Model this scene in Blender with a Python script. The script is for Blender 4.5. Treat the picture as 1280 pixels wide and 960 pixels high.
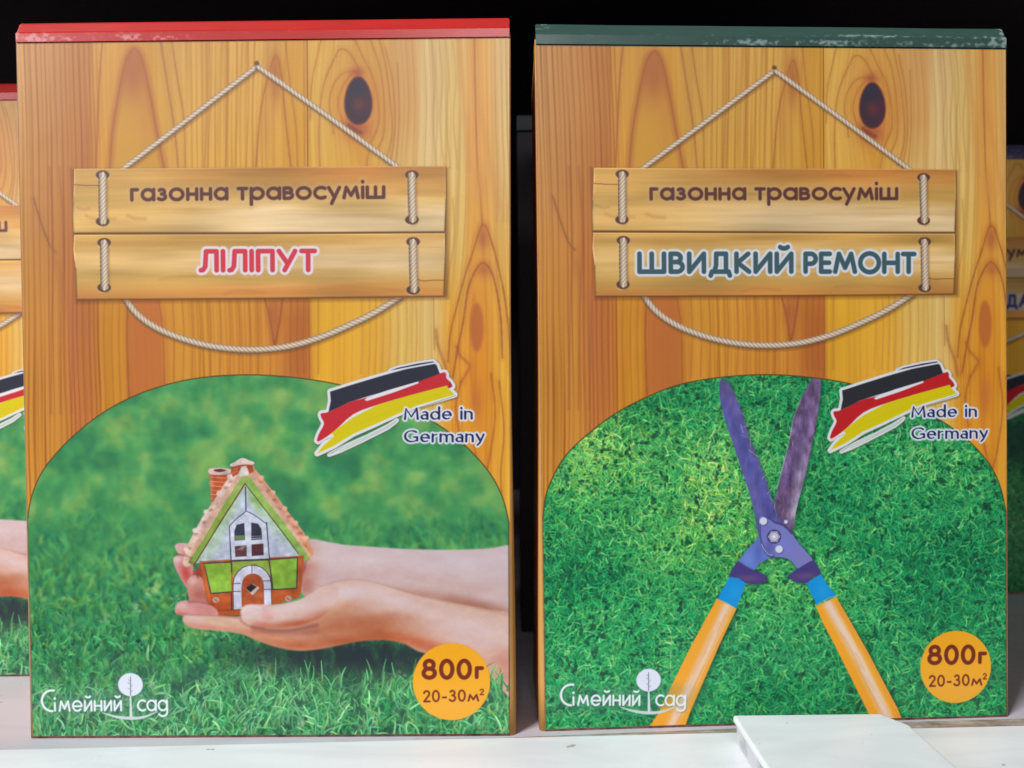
import bpy, bmesh, math, random
import numpy as np
from mathutils import Vector

# ------------------------------------------------------------------ camera, world, lamps, exposure
for o in list(bpy.data.objects): bpy.data.objects.remove(o)
scene = bpy.context.scene
COL = scene.collection
F_PX = 1050.0; CAM_H = .1365; PITCH = .0197; ROLL = -.0090
_r0 = np.array([1, 0, 0.]); _u0 = np.array([0, math.sin(PITCH), math.cos(PITCH)]); FW = np.array([0, math.cos(PITCH), -math.sin(PITCH)])
RT = math.cos(ROLL)*_r0 + math.sin(ROLL)*_u0; UP = -math.sin(ROLL)*_r0 + math.cos(ROLL)*_u0
CAMP = np.array([0, 0, CAM_H])
cd = bpy.data.cameras.new("camera"); cam = bpy.data.objects.new("camera", cd); COL.objects.link(cam)
from mathutils import Matrix
m = Matrix(((RT[0], UP[0], -FW[0], 0), (RT[1], UP[1], -FW[1], 0), (RT[2], UP[2], -FW[2], CAM_H), (0, 0, 0, 1)))
cam.matrix_world = m
cd.sensor_width = 36; cd.lens = F_PX/1280*36; cd.clip_start = .01; cd.clip_end = 50
cd.dof.use_dof = True; cd.dof.focus_distance = .31; cd.dof.aperture_fstop = 11
scene.camera = cam
scene.view_settings.view_transform = 'Standard'; scene.view_settings.look = 'None'
scene.view_settings.exposure = 0; scene.view_settings.gamma = 1
w = bpy.data.worlds.new("World"); scene.world = w; w.use_nodes = True
bg = w.node_tree.nodes['Background']; bg.inputs[0].default_value = (.86, .92, 1, 1); bg.inputs[1].default_value = .045

def area_lamp(name, loc, target, sx, sy, power, color):
    ld = bpy.data.lights.new(name, 'AREA'); ld.shape = 'RECTANGLE'; ld.size = sx; ld.size_y = sy
    ld.energy = power; ld.color = color
    o = bpy.data.objects.new(name, ld); COL.objects.link(o); o.location = loc
    o.rotation_euler = (Vector(target)-Vector(loc)).to_track_quat('-Z', 'Y').to_euler(); return o
area_lamp('aisle_ceiling_lamp', (-1.57, -1.30, 2.10), (0, .3, .13), .85, .8, 92, (1, .99, .985))
area_lamp('front_fill_light', (.02, -1.9, 1.0), (.02, .3, .1), .5, .25, 10, (.95, .97, 1))  # unseen fill added to lighten the gap floor and the rear neighbour box
area_lamp('left_fill_light', (-2.2, -2.0, 1.20), (0, .3, .13), 1.0, .7, 30, (.93, .96, 1))  # added soft fill from the left, not a known fixture

def ray(px):
    return FW + RT*(px[0]-640)/F_PX + UP*(480-px[1])/F_PX
def on_z(px, z):
    d = ray(px); t = (z-CAM_H)/d[2]; return CAMP + d*t
def on_plane(px, p, n):
    d = ray(px); t = np.dot(np.array(p)-CAMP, n)/np.dot(d, n); return CAMP + d*t

# ------------------------------------------------------------------ the print: a small painter for flat carton artwork
PU, PV = 600.0, 890.0
def homog(src, dst):
    A = []; b = []
    for (x, y), (u, v) in zip(src, dst):
        A.append([x, y, 1, 0, 0, 0, -u*x, -u*y]); b.append(u)
        A.append([0, 0, 0, x, y, 1, -v*x, -v*y]); b.append(v)
    return np.append(np.linalg.solve(np.array(A, float), np.array(b, float)), 1).reshape(3, 3)
QA = [(20, 25), (637, 18), (40, 923), (638, 920)]
QB = [(669, 26), (1257, 32), (681, 915), (1259, 895)]
REC = [(0, 0), (PU, 0), (0, PV), (PU, PV)]
HA = homog(QA, REC); HB = homog(QB, REC)
def happ(Hm, p):
    p = np.atleast_2d(np.array(p, float)); q = np.c_[p, np.ones(len(p))] @ Hm.T
    return q[:, :2]/q[:, 2:]

def spline(pts, closed=False, n=8):
    P = np.array(pts, float)
    if closed: P = np.vstack([P[-1], P, P[0], P[1]])
    else: P = np.vstack([2*P[0]-P[1], P, 2*P[-1]-P[-2]])
    out = []; t = np.linspace(0, 1, n, endpoint=False)[:, None]
    for i in range(1, len(P)-2):
        a, b, c, d = P[i-1], P[i], P[i+1], P[i+2]
        out.append(.5*(2*b+(c-a)*t+(2*a-5*b+4*c-d)*t**2+(3*b-a-3*c+d)*t**3))
    out = np.vstack(out)
    if not closed: out = np.vstack([out, P[-2]])
    return out

class Painter:
    def __init__(s, S, kind, seed):
        s.S = S; s.W = int(PU*S); s.H = int(PV*S); s.kind = kind; s.rng = np.random.default_rng(seed)
        s.C = np.zeros((s.H, s.W, 3), np.float32)
    # left-photograph pixels -> print units (the right carton's print sits slightly shifted on its panel)
    def a(s, p):
        q = happ(HA, p)
        if s.kind != 'house': q[:, 0] = (q[:, 0]+1.8)/.9812
        return q
    def b(s, p): return happ(HB, p)
    def win(s, x0, y0, x1, y1):
        i0 = max(0, int(x0*s.S)); j0 = max(0, int(y0*s.S)); i1 = min(s.W, int(x1*s.S)+2); j1 = min(s.H, int(y1*s.S)+2)
        if i1 <= i0 or j1 <= j0: return None
        X, Y = np.meshgrid((np.arange(i0, i1)+.5)/s.S, (np.arange(j0, j1)+.5)/s.S)
        return (slice(j0, j1), slice(i0, i1)), X.astype(np.float32), Y.astype(np.float32)
    def mix(s, sl, mask, col):
        mask = np.clip(mask, 0, 1)[..., None]
        col = np.asarray(col, np.float32)/255 if not isinstance(col, np.ndarray) else col
        s.C[sl] = s.C[sl]*(1-mask) + col*mask
    def noise(s, cu, cv, oct=3, shape=None):
        H, W = shape or (s.H, s.W); out = np.zeros((H, W), np.float32); amp = 1; tot = 0
        for k in range(oct):
            a = max(2, int(math.ceil(PU/cu*2**k))+2); b = max(2, int(math.ceil(PV/cv*2**k))+2)
            g = s.rng.random((b, a)).astype(np.float32)
            x = np.linspace(0, a-1.001, W); y = np.linspace(0, b-1.001, H)
            xi = x.astype(int); yi = y.astype(int); fx = x-xi; fy = y-yi
            fx = fx*fx*(3-2*fx); fy = fy*fy*(3-2*fy)
            r0 = g[yi]*(1-fy)[:, None]+g[yi+1]*fy[:, None]
            out += amp*(r0[:, xi]*(1-fx)+r0[:, xi+1]*fx); tot += amp; amp *= .55
        return out/tot
    @staticmethod
    def segd(X, Y, pts, hw=None, closed=False):
        best = np.full(X.shape, 1e9, np.float32); along = np.zeros(X.shape, np.float32); side = np.zeros(X.shape, np.float32)
        L = 0; P = list(pts); n = len(P)
        for i in range(n if closed else n-1):
            a = P[i]; b = P[(i+1) % n]; dx, dy = b[0]-a[0], b[1]-a[1]; l2 = dx*dx+dy*dy+1e-9; l = math.sqrt(l2)
            t = np.clip(((X-a[0])*dx+(Y-a[1])*dy)/l2, 0, 1)
            d = np.hypot(X-a[0]-t*dx, Y-a[1]-t*dy)
            if hw is not None: d = d-(hw[i]*(1-t)+hw[(i+1) % n]*t)
            m = d < best; best = np.where(m, d, best); along = np.where(m, L+t*l, along)
            side = np.where(m, ((X-a[0])*dy-(Y-a[1])*dx)/l, side); L += l
        return best, along, side
    @staticmethod
    def inside(X, Y, P):
        c = np.zeros(X.shape, bool); n = len(P)
        for i in range(n):
            a = P[i]; b = P[(i+1) % n]
            if a[1] == b[1]: continue
            c ^= ((a[1] > Y) != (b[1] > Y)) & (X < (b[0]-a[0])*(Y-a[1])/(b[1]-a[1])+a[0])
        return c
    def poly_sd(s, P, margin=8):
        P = np.array(P); w = s.win(P[:, 0].min()-margin, P[:, 1].min()-margin, P[:, 0].max()+margin, P[:, 1].max()+margin)
        if w is None: return None
        sl, X, Y = w; d, _, _ = s.segd(X, Y, P, closed=True)
        return sl, X, Y, np.where(s.inside(X, Y, P), -d, d)
    def poly(s, P, col, soft=.5, alpha=1, grow=0, margin=8):
        r = s.poly_sd(P, margin+grow)
        if r is None: return
        sl, X, Y, d = r; s.mix(sl, np.clip(.5-(d-grow)/(2*soft), 0, 1)*alpha, col)
    def stroke(s, P, wd, col, alpha=1, soft=.6, hw=None):
        P = np.array(P); mg = (wd if hw is None else max(hw)*2)/2+soft*2+1
        w = s.win(P[:, 0].min()-mg, P[:, 1].min()-mg, P[:, 0].max()+mg, P[:, 1].max()+mg)
        if w is None: return
        sl, X, Y = w
        if hw is None: d = s.segd(X, Y, P)[0]-wd/2
        else: d = s.segd(X, Y, P, hw)[0]
        s.mix(sl, np.clip(.5-d/(2*soft), 0, 1)*alpha, col)
    def layer(s, P, base, dabs=(), lines=(), soft=.8, grow=0):
        """a filled outline with soft colour patches and soft lines that stay inside it"""
        r = s.poly_sd(P, 6+grow)
        if r is None: return
        sl, X, Y, d = r; col = np.empty(X.shape+(3,), np.float32); col[:] = np.array(base)/255
        for (cx, cy, rx, ry, rot, c, al) in dabs:
            k = math.radians(rot); x = (X-cx)*math.cos(k)+(Y-cy)*math.sin(k); y = -(X-cx)*math.sin(k)+(Y-cy)*math.cos(k)
            g = (al*np.exp(-((x/rx)**2+(y/ry)**2)))[..., None]; col = col*(1-g)+np.array(c, np.float32)/255*g
        for (L, wd, c, al, sf) in lines:
            dl = s.segd(X, Y, L)[0]; g = (al*np.clip(.5-(dl-wd/2)/(2*sf), 0, 1)); g = (g*g*(3-2*g) if al >= .99 else g)[..., None]
            col = col*(1-g)+np.array(c, np.float32)/255*g
        s.mix(sl, np.clip(.5-(d-grow)/(2*soft), 0, 1), col.astype(np.float32))
    def blur(s, A, sig):
        k = int(math.ceil(sig*2.5)); t = np.arange(-k, k+1); g = np.exp(-t*t/(2*sig*sig)); g /= g.sum(); g = g.astype(np.float32)
        for ax in (0, 1):
            pad = [(0, 0)]*A.ndim; pad[ax] = (k, k); B = np.pad(A, pad, mode='edge'); out = np.zeros_like(A); n = A.shape[ax]
            for i, gi in enumerate(g):
                out += gi*(B[i:i+n] if ax == 0 else B[:, i:i+n])
            A = out
        return A
    def blades(s, A, n, x0, y0, x1, y1, ln, wd, ang, spread, pal, curve=.5, colf=None):
        """scatter n curved grass blades into the array A (later ones lie on top)"""
        r = s.rng; S = s.S; M = int(max(8, ln[1]*S*1.1))
        bx = r.uniform(x0, x1, n); by = r.uniform(y0, y1, n); L = r.uniform(ln[0], ln[1], n)
        an = np.radians(ang+r.normal(0, spread, n)); cv = r.normal(0, curve, n); hw = r.uniform(wd[0], wd[1], n)/2
        tone = np.clip(np.linspace(0, 1, n)*.65+r.random(n)*.35, 0, 1)
        if colf is not None: tone, shift = colf(bx, by, tone, r)
        else: shift = np.zeros(n)
        pal = np.array(pal, np.float32)/255; q = np.clip(tone, 0, .999)*(len(pal)-1); i = q.astype(int); f = (q-i)[:, None]
        c = pal[i]*(1-f)+pal[i+1]*f
        c = c+shift[:, None]*np.array([.28, .12, -.06]); c *= (1+r.normal(0, .09, n))[:, None]
        t = np.linspace(0, 1, M)
        a = an[:, None]+cv[:, None]*t; st = (L/M)[:, None]
        x = bx[:, None]+np.cumsum(np.cos(a)*st, 1); y = by[:, None]-np.cumsum(np.sin(a)*st, 1)
        K = max(1, int(math.ceil(wd[1]*S*.7))); offs = np.linspace(-1, 1, 2*K+1) if K > 0 else [0]
        prof = (1-t**2)[None]
        ch = max(1, int(2e6/(M*len(offs))))
        for k in range(0, n, ch):
            e = min(n, k+ch); XX = []; YY = []; CC = []
            for o in offs:
                XX.append((x[k:e]+np.sin(a[k:e])*o*hw[k:e, None]*prof)*S); YY.append((y[k:e]+np.cos(a[k:e])*o*hw[k:e, None]*prof)*S)
                CC.append(c[k:e, None, :]*(1+.16*o)*(.82+.3*t)[None, :, None])
            XX = np.stack(XX, 1).reshape(-1).astype(int); YY = np.stack(YY, 1).reshape(-1).astype(int); CC = np.stack(CC, 1).reshape(-1, 3)
            ok = (XX >= 0) & (YY >= 0) & (XX < A.shape[1]) & (YY < A.shape[0]); A[YY[ok], XX[ok]] = CC[ok]

def arc(cx, cy, rx, ry, a0, a1, n=14):
    t = np.radians(np.linspace(a0, a1, n)); return [(cx+rx*math.cos(k), cy+ry*math.sin(k)) for k in t]
def G(w, *pr): return (w, pr)
# skeleton letters, y up; capitals and small letters both drawn to height 1 and scaled when set
CAPS = {
 'Л': G(.72, [(0, 0), (.1, .02), (.2, .2), (.24, 1), (.72, 1), (.72, 0)]), 'І': G(.0, [(0, 0), (0, 1)]),
 'П': G(.66, [(0, 0), (0, 1), (.66, 1), (.66, 0)]), 'У': G(.74, [(0, 1), (.38, .36)], [(.74, 1), (.26, 0)]),
 'Т': G(.6, [(0, 1), (.6, 1)], [(.3, 1), (.3, 0)]), 'Ш': G(1.2, [(0, 1), (0, 0), (1.2, 0), (1.2, 1)], [(.6, 0), (.6, 1)]),
 'В': G(.58, [(.28, .54), (0, .54), (0, 1)]+[(0, 1)]+arc(.26, .77, .23, .23, 90, -90), [(0, .54), (0, 0)]+arc(.3, .27, .28, .27, -90, 90)+[(0, .54)]),
 'И': G(.72, [(0, 1), (0, 0), (.72, 1), (.72, 0)]),
 'Д': G(.95, [(0, -.22), (.06, 0), (.89, 0), (.95, -.22)], [(.18, 0), (.27, .35), (.28, 1), (.76, 1), (.76, 0)]),
 'К': G(.62, [(0, 0), (0, 1)], [(.58, 1), (.06, .5), (.62, 0)]),
 'Й': G(.72, [(0, 1), (0, 0), (.72, 1), (.72, 0)], arc(.36, 1.42, .2, .12, 200, 340, 6)),
 'Р': G(.54, [(0, 0), (0, 1)]+arc(.27, .72, .27, .28, 90, -90)+[(0, .44)]),
 'Е': G(.46, [(.46, 1), (0, 1), (0, 0), (.46, 0)], [(0, .5), (.42, .5)]),
 'М': G(1.05, [(0, 0), (.2, 1), (.525, .22), (.85, 1), (1.05, 0)]), 'О': G(1.0, arc(.5, .5, .5, .53, 0, 360, 24)),
 'Н': G(.72, [(0, 0), (0, 1)], [(.72, 0), (.72, 1)], [(0, .5), (.72, .5)]), ' ': G(.25),
 '8': G(.56, arc(.28, .76, .22, .24, 0, 360, 18), arc(.28, .27, .28, .27, 0, 360, 18)), '0': G(.56, arc(.28, .5, .28, .5, 0, 360, 22)),
 '2': G(.5, arc(.25, .74, .24, .26, 165, -25, 10)+[(.02, 0), (.52, 0)]), '3': G(.5, arc(.24, .76, .2, .23, 150, -90, 10)+arc(.22, .27, .27, .27, 90, -150, 12)),
 '-': G(.36, [(.03, .36), (.33, .36)]),
 'M': G(.9, [(0, 0), (.07, 1), (.45, .2), (.83, 1), (.9, 0)]), 'G': G(.86, arc(.48, .5, .47, .52, 48, 325, 20)+[(.86, .1), (.86, .42), (.6, .42)]),
 'С': G(.72, arc(.62, .5, .6, .52, 78, 272, 18)),
}
LOW = {
 'г': G(.42, [(0, 0), (0, 1), (.42, 1)]), 'а': G(.84, arc(.42, .5, .42, .5, 0, 360, 20), [(.84, 1), (.84, 0)]),
 'з': G(.52, arc(.23, .77, .22, .23, 140, -90, 9)+arc(.22, .28, .29, .28, 90, -140, 10)), 'о': G(.92, arc(.46, .5, .46, .52, 0, 360, 22)),
 'н': G(.66, [(0, 0), (0, 1)], [(.66, 0), (.66, 1)], [(0, .5), (.66, .5)]), 'т': G(.6, [(0, 1), (.6, 1)], [(.3, 1), (.3, 0)]),
 'р': G(.84, arc(.42, .5, .42, .5, 0, 360, 20), [(0, 1), (0, -.55)]),
 'в': G(.6, [(0, 0), (0, 1), (.3, 1)]+arc(.3, .77, .22, .23, 90, -90, 8)+[(0, .54)], [(0, 0), (.3, 0)]+arc(.32, .27, .27, .27, -90, 90, 8)),
 'с': G(.66, arc(.46, .5, .46, .52, 55, 305, 16)), 'у': G(.76, [(0, 1), (.38, .12)], [(.76, 1), (.2, -.55)]),
 'м': G(1.0, [(0, 0), (.16, 1), (.5, .22), (.84, 1), (1.0, 0)]), 'і': G(.0, [(0, 0), (0, 1)], [(0, 1.52), (0, 1.56)]),
 'ш': G(1.16, [(0, 1), (0, 0), (1.16, 0), (1.16, 1)], [(.58, 0), (.58, 1)]), ' ': G(.3),
 'е': G(.86, [(0, .47), (.86, .47)]+arc(.43, .5, .43, .52, 0, 315, 18)), 'и': G(.64, [(0, 1), (0, 0), (.64, 1), (.64, 0)]),
 'й': G(.64, [(0, 1), (0, 0), (.64, 1), (.64, 0)], arc(.32, 1.55, .22, .16, 200, 340, 6)),
 'д': G(.84, arc(.42, .5, .42, .5, 0, 360, 20), [(.84, 1), (.84, -.2)]+arc(.42, -.2, .42, .38, 0, -150, 9)),
 'a': G(.56, [(.56, 0), (.56, .66)]+arc(.3, .66, .26, .34, 0, 130, 8), arc(.27, .28, .28, .29, 30, 360, 14)),
 'd': G(.76, arc(.38, .48, .38, .52, 0, 360, 18), [(.76, 0), (.76, 1.62)]),
 'e': G(.74, [(.03, .52), (.74, .52)]+arc(.38, .5, .37, .52, 0, 310, 16)), 'i': G(.0, [(0, 0), (0, 1)], [(0, 1.45), (0, 1.52)]),
 'n': G(.62, [(0, 0), (0, 1)], [(0, .6)]+arc(.31, .66, .31, .34, 160, 0, 8)+[(.62, 0)]), 'r': G(.38, [(0, 0), (0, 1)], [(0, .6)]+arc(.34, .62, .34, .36, 160, 80, 5)),
 'm': G(1.16, [(0, 0), (0, 1)], [(0, .6)]+arc(.29, .66, .29, .34, 160, 0, 8)+[(.58, 0)], [(.58, .6)]+arc(.87, .66, .29, .34, 160, 0, 8)+[(1.16, 0)]),
 'y': G(.68, [(0, 1), (.36, .08)], [(.68, 1), (.3, -.2), (.08, -.52)]),
}
def set_text(txt, p0, p1, hcap, hlow, stroke, gap, lowset=LOW, thin=None, capset=CAPS):
    """skeleton strokes of a line from p0 (left foot) to p1 (right foot), in print units; returns [(pts, halfwidths)]"""
    pens = []; x = 0; items = []
    for ch in txt:
        up = ch in capset and not (ch in lowset); g = capset[ch] if up else lowset[ch]; h = hcap if up else hlow
        wd = g[0]*h; items.append((g, h, x)); x += wd+gap+stroke
    tot = x-gap-stroke; p0 = np.array(p0, float); p1 = np.array(p1, float); d = p1-p0; L = np.hypot(*d); e = d/L; n = np.array([e[1], -e[0]])
    sc = (L-stroke)/max(tot, 1e-6)
    for g, h, x0 in items:
        for pr in g[1]:
            P = [p0+e*(stroke/2+(x0+px*h)*sc)+n*(stroke/2+py*(h-stroke)) for px, py in pr]
            hw = []
            for i in range(len(P)):
                if thin is None: hw.append(stroke/2); continue
                a = P[max(0, i-1)]; b = P[min(len(P)-1, i+1)]; t = np.arctan2(-(b-a)[1], (b-a)[0])
                hw.append(stroke/2*(thin+(1-thin)*abs(math.sin(t-math.radians(15)))))
            pens.append((np.array(P), hw))
    return pens
def pen_sd(pt, pens, mg):
    A = np.vstack([p for p, _ in pens]); w = pt.win(A[:, 0].min()-mg, A[:, 1].min()-mg, A[:, 0].max()+mg, A[:, 1].max()+mg)
    sl, X, Y = w; best = np.full(X.shape, 1e9, np.float32)
    for P, hw in pens:
        x0, y0 = P.min(0)-mg-2; x1, y1 = P.max(0)+mg+2
        m = (X[0] > x0) & (X[0] < x1); k = (Y[:, 0] > y0) & (Y[:, 0] < y1)
        if not m.any() or not k.any(): continue
        ii = np.nonzero(m)[0]; jj = np.nonzero(k)[0]; ss = (slice(jj[0], jj[-1]+1), slice(ii[0], ii[-1]+1))
        best[ss] = np.minimum(best[ss], pt.segd(X[ss], Y[ss], P, hw)[0])
    return sl, X, Y, best
def text(pt, pens, col, outline=0, ocol=(215, 218, 235), soft=.55, alpha=1, osoft=.8, oalpha=1):
    sl, X, Y, d = pen_sd(pt, pens, outline+4)
    if outline: pt.mix(sl, np.clip(.5-(d-outline)/(2*osoft), 0, 1)*oalpha, ocol)
    pt.mix(sl, np.clip(.5-d/(2*soft), 0, 1)*alpha, col)

def rope(pt, P, wd, shade_side=1, pitch=4.6):
    wd *= 1.22; pitch *= 1.22
    P = np.array(P); sh = P+np.array([1.5, 3.0]); pt.stroke(sh, wd, (95, 55, 25), .42, 2.2)
    mg = wd+3; sl, X, Y = pt.win(P[:, 0].min()-mg, P[:, 1].min()-mg, P[:, 0].max()+mg, P[:, 1].max()+mg)
    d, al, sd = pt.segd(X, Y, P); v = sd/(wd/2); tw = .5+.5*np.sin((al+sd*1.1)*2*math.pi/pitch)
    edge = wd/2*(1+.10*tw)
    li = np.clip(1-v*v*.42+.12*v*shade_side, .3, 1.1)*(.80+.22*tw)
    col = np.stack([226*li+6, 205*li+2, 178*li+2], -1)/255
    pt.mix(sl, np.clip(.5-(d-edge)/1.2, 0, 1), np.clip(col, 0, 1).astype(np.float32))

def paint_wood(pt):
    W, H, S = pt.W, pt.H, pt.S
    cols = [0, 35, 75, 110, 150, 200, 290, 350, 362, 420, 478, 500, 535, 560, 600]
    rows = [0, 120, 200, 290, 370, 450, 620, 890]
    T = [  # colour of the print, sampled by eye down each vertical band
     [(196,148,98),(188,135,88),(182,125,76),(202,152,78),(200,152,74),(204,160,92),(204,160,92),(200,152,74),(208,168,92),(204,162,92),(200,158,110),(208,180,138),(208,180,126),(206,160,98),(212,184,140)],
     [(194,142,86),(186,130,76),(180,120,66),(202,148,68),(202,148,60),(206,160,84),(208,162,84),(204,152,68),(214,172,92),(210,158,80),(202,156,100),(212,184,138),(212,182,122),(210,156,86),(216,186,134)],
     [(192,136,74),(182,124,66),(176,112,58),(204,146,58),(204,146,52),(208,160,76),(210,162,76),(206,152,62),(216,172,84),(214,166,76),(210,178,118),(214,188,138),(216,184,120),(212,158,82),(218,184,122)],
     [(194,136,66),(190,128,62),(178,108,58),(206,144,54),(202,136,54),(208,154,66),(210,156,66),(204,140,60),(220,172,72),(218,170,72),(214,180,112),(216,188,128),(216,180,104),(214,154,66),(222,178,96)],
     [(196,136,60),(194,132,60),(180,108,60),(204,142,48),(188,112,54),(204,146,58),(204,140,60),(182,108,54),(220,168,56),(222,170,62),(218,184,108),(220,190,126),(220,160,62),(210,140,52),(226,174,72)],
     [(198,138,60),(196,134,60),(184,112,62),(206,144,48),(190,114,52),(204,144,56),(204,138,58),(184,110,54),(222,168,54),(222,168,60),(220,184,104),(222,190,122),(216,150,52),(214,142,46),(226,172,62)],
     [(202,142,60),(198,138,58),(188,118,58),(206,144,48),(196,122,52),(204,144,56),(204,138,58),(190,116,54),(222,168,54),(222,168,60),(220,176,84),(222,176,84),(216,150,52),(218,154,52),(226,172,66)],
     [(202,142,60),(198,138,58),(188,118,58),(206,144,48),(196,122,52),(204,144,56),(204,138,58),(190,116,54),(222,168,54),(222,168,60),(220,176,84),(222,176,84),(216,150,52),(222,164,62),(230,182,84)]]
    T = np.array(T, np.float32)/255
    u = (np.arange(W)+.5)/S; v = (np.arange(H)+.5)/S
    if pt.kind != 'house': u = u*.9812-1.8
    tu = np.interp(u, cols, np.arange(len(cols))); tv = np.interp(v, rows, np.arange(len(rows)))
    iu = np.minimum(tu.astype(int), len(cols)-2); iv = np.minimum(tv.astype(int), len(rows)-2); fu = tu-iu; fv = (tv-iv)[:, None, None]
    fu = np.clip((fu-.25)*2, 0, 1)[:, None]
    up = T[iv][:, iu]*(1-fu)+T[iv][:, iu+1]*fu; dn = T[iv+1][:, iu]*(1-fu)+T[iv+1][:, iu+1]*fu
    pt.C[:] = up*(1-fv)+dn*fv
    U, V = np.meshgrid(u, v); U = U.astype(np.float32); V = V.astype(np.float32)
    g = U+5*(pt.noise(150, 300, 2)-.5)*2
    for (ku, kv, A, L, B) in ((417, 107, 17, 45, 62), (560, 395, 15, 34, 130), (146, 70, 8, 30, 110), (560, 560, 8, 25, 120)):
        g -= A*np.tanh((U-ku)/9)*np.exp(-np.abs(U-ku)/L)*np.exp(-((V-kv)/B)**2)
    rr = np.random.default_rng(77)
    def lines(freq, rows_n, pw):
        N = rr.random((rows_n, int(720*freq)+4)).astype(np.float32)
        x = np.clip((g+40)*freq, 0, N.shape[1]-2.01); xi = x.astype(int); fx = x-xi; fx = fx*fx*(3-2*fx)
        y = V/PV*(rows_n-1.01); yi = np.clip(y.astype(int), 0, rows_n-2); fy = y-yi
        r = (N[yi, xi]*(1-fx)+N[yi, xi+1]*fx)*(1-fy)+(N[yi+1, xi]*(1-fx)+N[yi+1, xi+1]*fx)*fy
        return r**pw
    dens = np.interp(u, [0, 40, 95, 110, 190, 215, 300, 330, 470, 500, 540, 600], [1.0, .9, .7, .22, .22, .55, .55, .25, .25, .4, .6, .4]).astype(np.float32)
    per = np.sin(g*2*math.pi/6.1+1.2*np.sin(g*.21))   # regular year rings of the close-grained strip
    strip = np.interp(u, [0, 92, 104, 205, 215, 300, 310, 600], [1, 1, .0, .0, .45, .45, .1, .1]).astype(np.float32)
    dark = (.11*dens*(lines(.30, 5, 1.5)-.38)+.10*dens*(lines(.75, 7, 2.5)-.25))*1.7+strip*.085*np.clip(per, -.5, 1)*(.5+lines(.12, 6, 1))
    n2 = pt.noise(60, 220, 3)-.5
    dark = np.clip(dark, -.03, 1)
    k = 1.015-dark-.10*n2+.02*(pt.rng.random((H, W)).astype(np.float32)-.5)
    pt.C *= np.stack([k, k-.6*dark, k-1.2*dark-.04], -1)
    ln = (158, 92, 44)
    def cv(pts, wd=1.6, c=ln, al=.6, soft=.9): P_ = spline(pt.a(pts)); pt.stroke(P_, wd*3.4, c, al*.30, wd*1.6); k_ = .75+.5*pt.rng.random(len(P_)); pt.stroke(P_, wd, c, al, soft, hw=list(wd/2*k_))
    def dab(x, y, rx, ry, c, al):
        q = pt.a([(x, y)])[0]; sl, X, Y = pt.win(q[0]-2.2*rx, q[1]-2.2*ry, q[0]+2.2*rx, q[1]+2.2*ry)
        pt.mix(sl, al*np.exp(-((X-q[0])/rx)**2-((Y-q[1])/ry)**2), c)
    pt.C *= np.array([1.0, .965, .90], np.float32)
    # flame grain, left plank
    A1 = spline(pt.a([(137, 215), (141, 165), (150, 110), (158, 75), (168, 61), (178, 75), (187, 115), (196, 165), (206, 215)]))
    pt.layer(np.array(A1), (204, 148, 58), dabs=[(pt.a([(167, 80)])[0][0], 60, 22, 38, 0, (178, 112, 66), .95), (pt.a([(182, 120)])[0][0], 120, 9, 50, 0, (196, 130, 62), .5)])
    pt.stroke(A1, 8, (172, 98, 56), .6, 3.5); pt.stroke(A1, 2, (152, 86, 52), .45, 1.2); dab(167, 92, 13, 30, (176, 102, 60), .55)
    cv([(128, 52), (124, 110), (120, 212)], 2.2, (168, 98, 56), .7); cv([(112, 55), (113, 212)], 1.2, al=.4)
    cv([(201, 52), (210, 110), (218, 160), (223, 212)], 2.4, (170, 106, 54), .65); cv([(215, 52), (222, 100), (230, 150), (232, 212)], 1.6, al=.5)
    for x in (258, 262, 284, 296, 310): cv([(x, 52), (x+1, 120), (x-2, 212)], 1.2, al=.35)
    cv([(320, 212), (326, 140), (336, 95), (345, 70), (352, 95), (357, 150), (364, 212)], 1.7, al=.6)
    dab(344, 96, 9, 34, (172, 100, 58), .75); dab(333, 160, 6, 50, (184, 116, 60), .4); cv([(357, 52), (362, 100), (370, 160), (372, 212)], 1.4, al=.45)
    pt.stroke(pt.a([(384, 47), (385, 212)]), 1.2, (120, 80, 40), .85, .5); cv([(380, 48), (381, 212)], 1.2, al=.4)
    # knot and the rings around it
    for P, wd in (([(388, 150), (390, 105), (398, 65), (402, 48)], 1.6), ([(400, 212), (399, 160), (404, 110), (418, 74), (426, 62), (438, 68), (448, 86)], 2.2),
                  ([(417, 168), (412, 130), (418, 105), (430, 92), (444, 90)], 1.7), ([(433, 165), (423, 135), (427, 112), (439, 94)], 1.8), ([(443, 48), (455, 75), (466, 97), (473, 130), (473, 158), (464, 180), (458, 212)], 2.),
                  ([(462, 48), (474, 82), (480, 125), (480, 168), (470, 192)], 1.6), ([(474, 48), (483, 88), (488, 130), (490, 170), (482, 205)], 1.5), ([(482, 60), (491, 105), (494, 160), (488, 208)], 1.3), ([(497, 80), (499, 150), (495, 208)], 1.1)):
        cv(P, wd, (178, 112, 54), .62)
    dab(447, 128, 25, 42, (196, 112, 60), .62); dab(446, 162, 15, 14, (170, 66, 58), .65); dab(450, 196, 6, 30, (208, 140, 52), .5); dab(447, 92, 8, 7, (150, 62, 62), .6)
    k = pt.a([(448, 127)])[0]; K = [(k[0]+16.6*math.cos(t)+1.2*math.sin(2*t), k[1]+29*math.sin(t)) for t in np.linspace(0, 2*math.pi, 40, endpoint=False)]
    pt.layer(np.array(K), (66, 50, 60), dabs=[(k[0]+1, k[1]+4, 7, 10, 0, (112, 54, 58), .75), (k[0], k[1]-14, 12, 9, 0, (52, 52, 66), .8), (k[0]+12, k[1]+4, 5, 22, 0, (92, 46, 66), .5)], soft=1.3)
    pt.stroke(np.array(K+[K[0]]), 1.6, (110, 48, 52), .5, 1.2)
    cv([(436, 158), (444, 164), (452, 168)], 4, (112, 62, 52), .6, 1.6)
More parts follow.
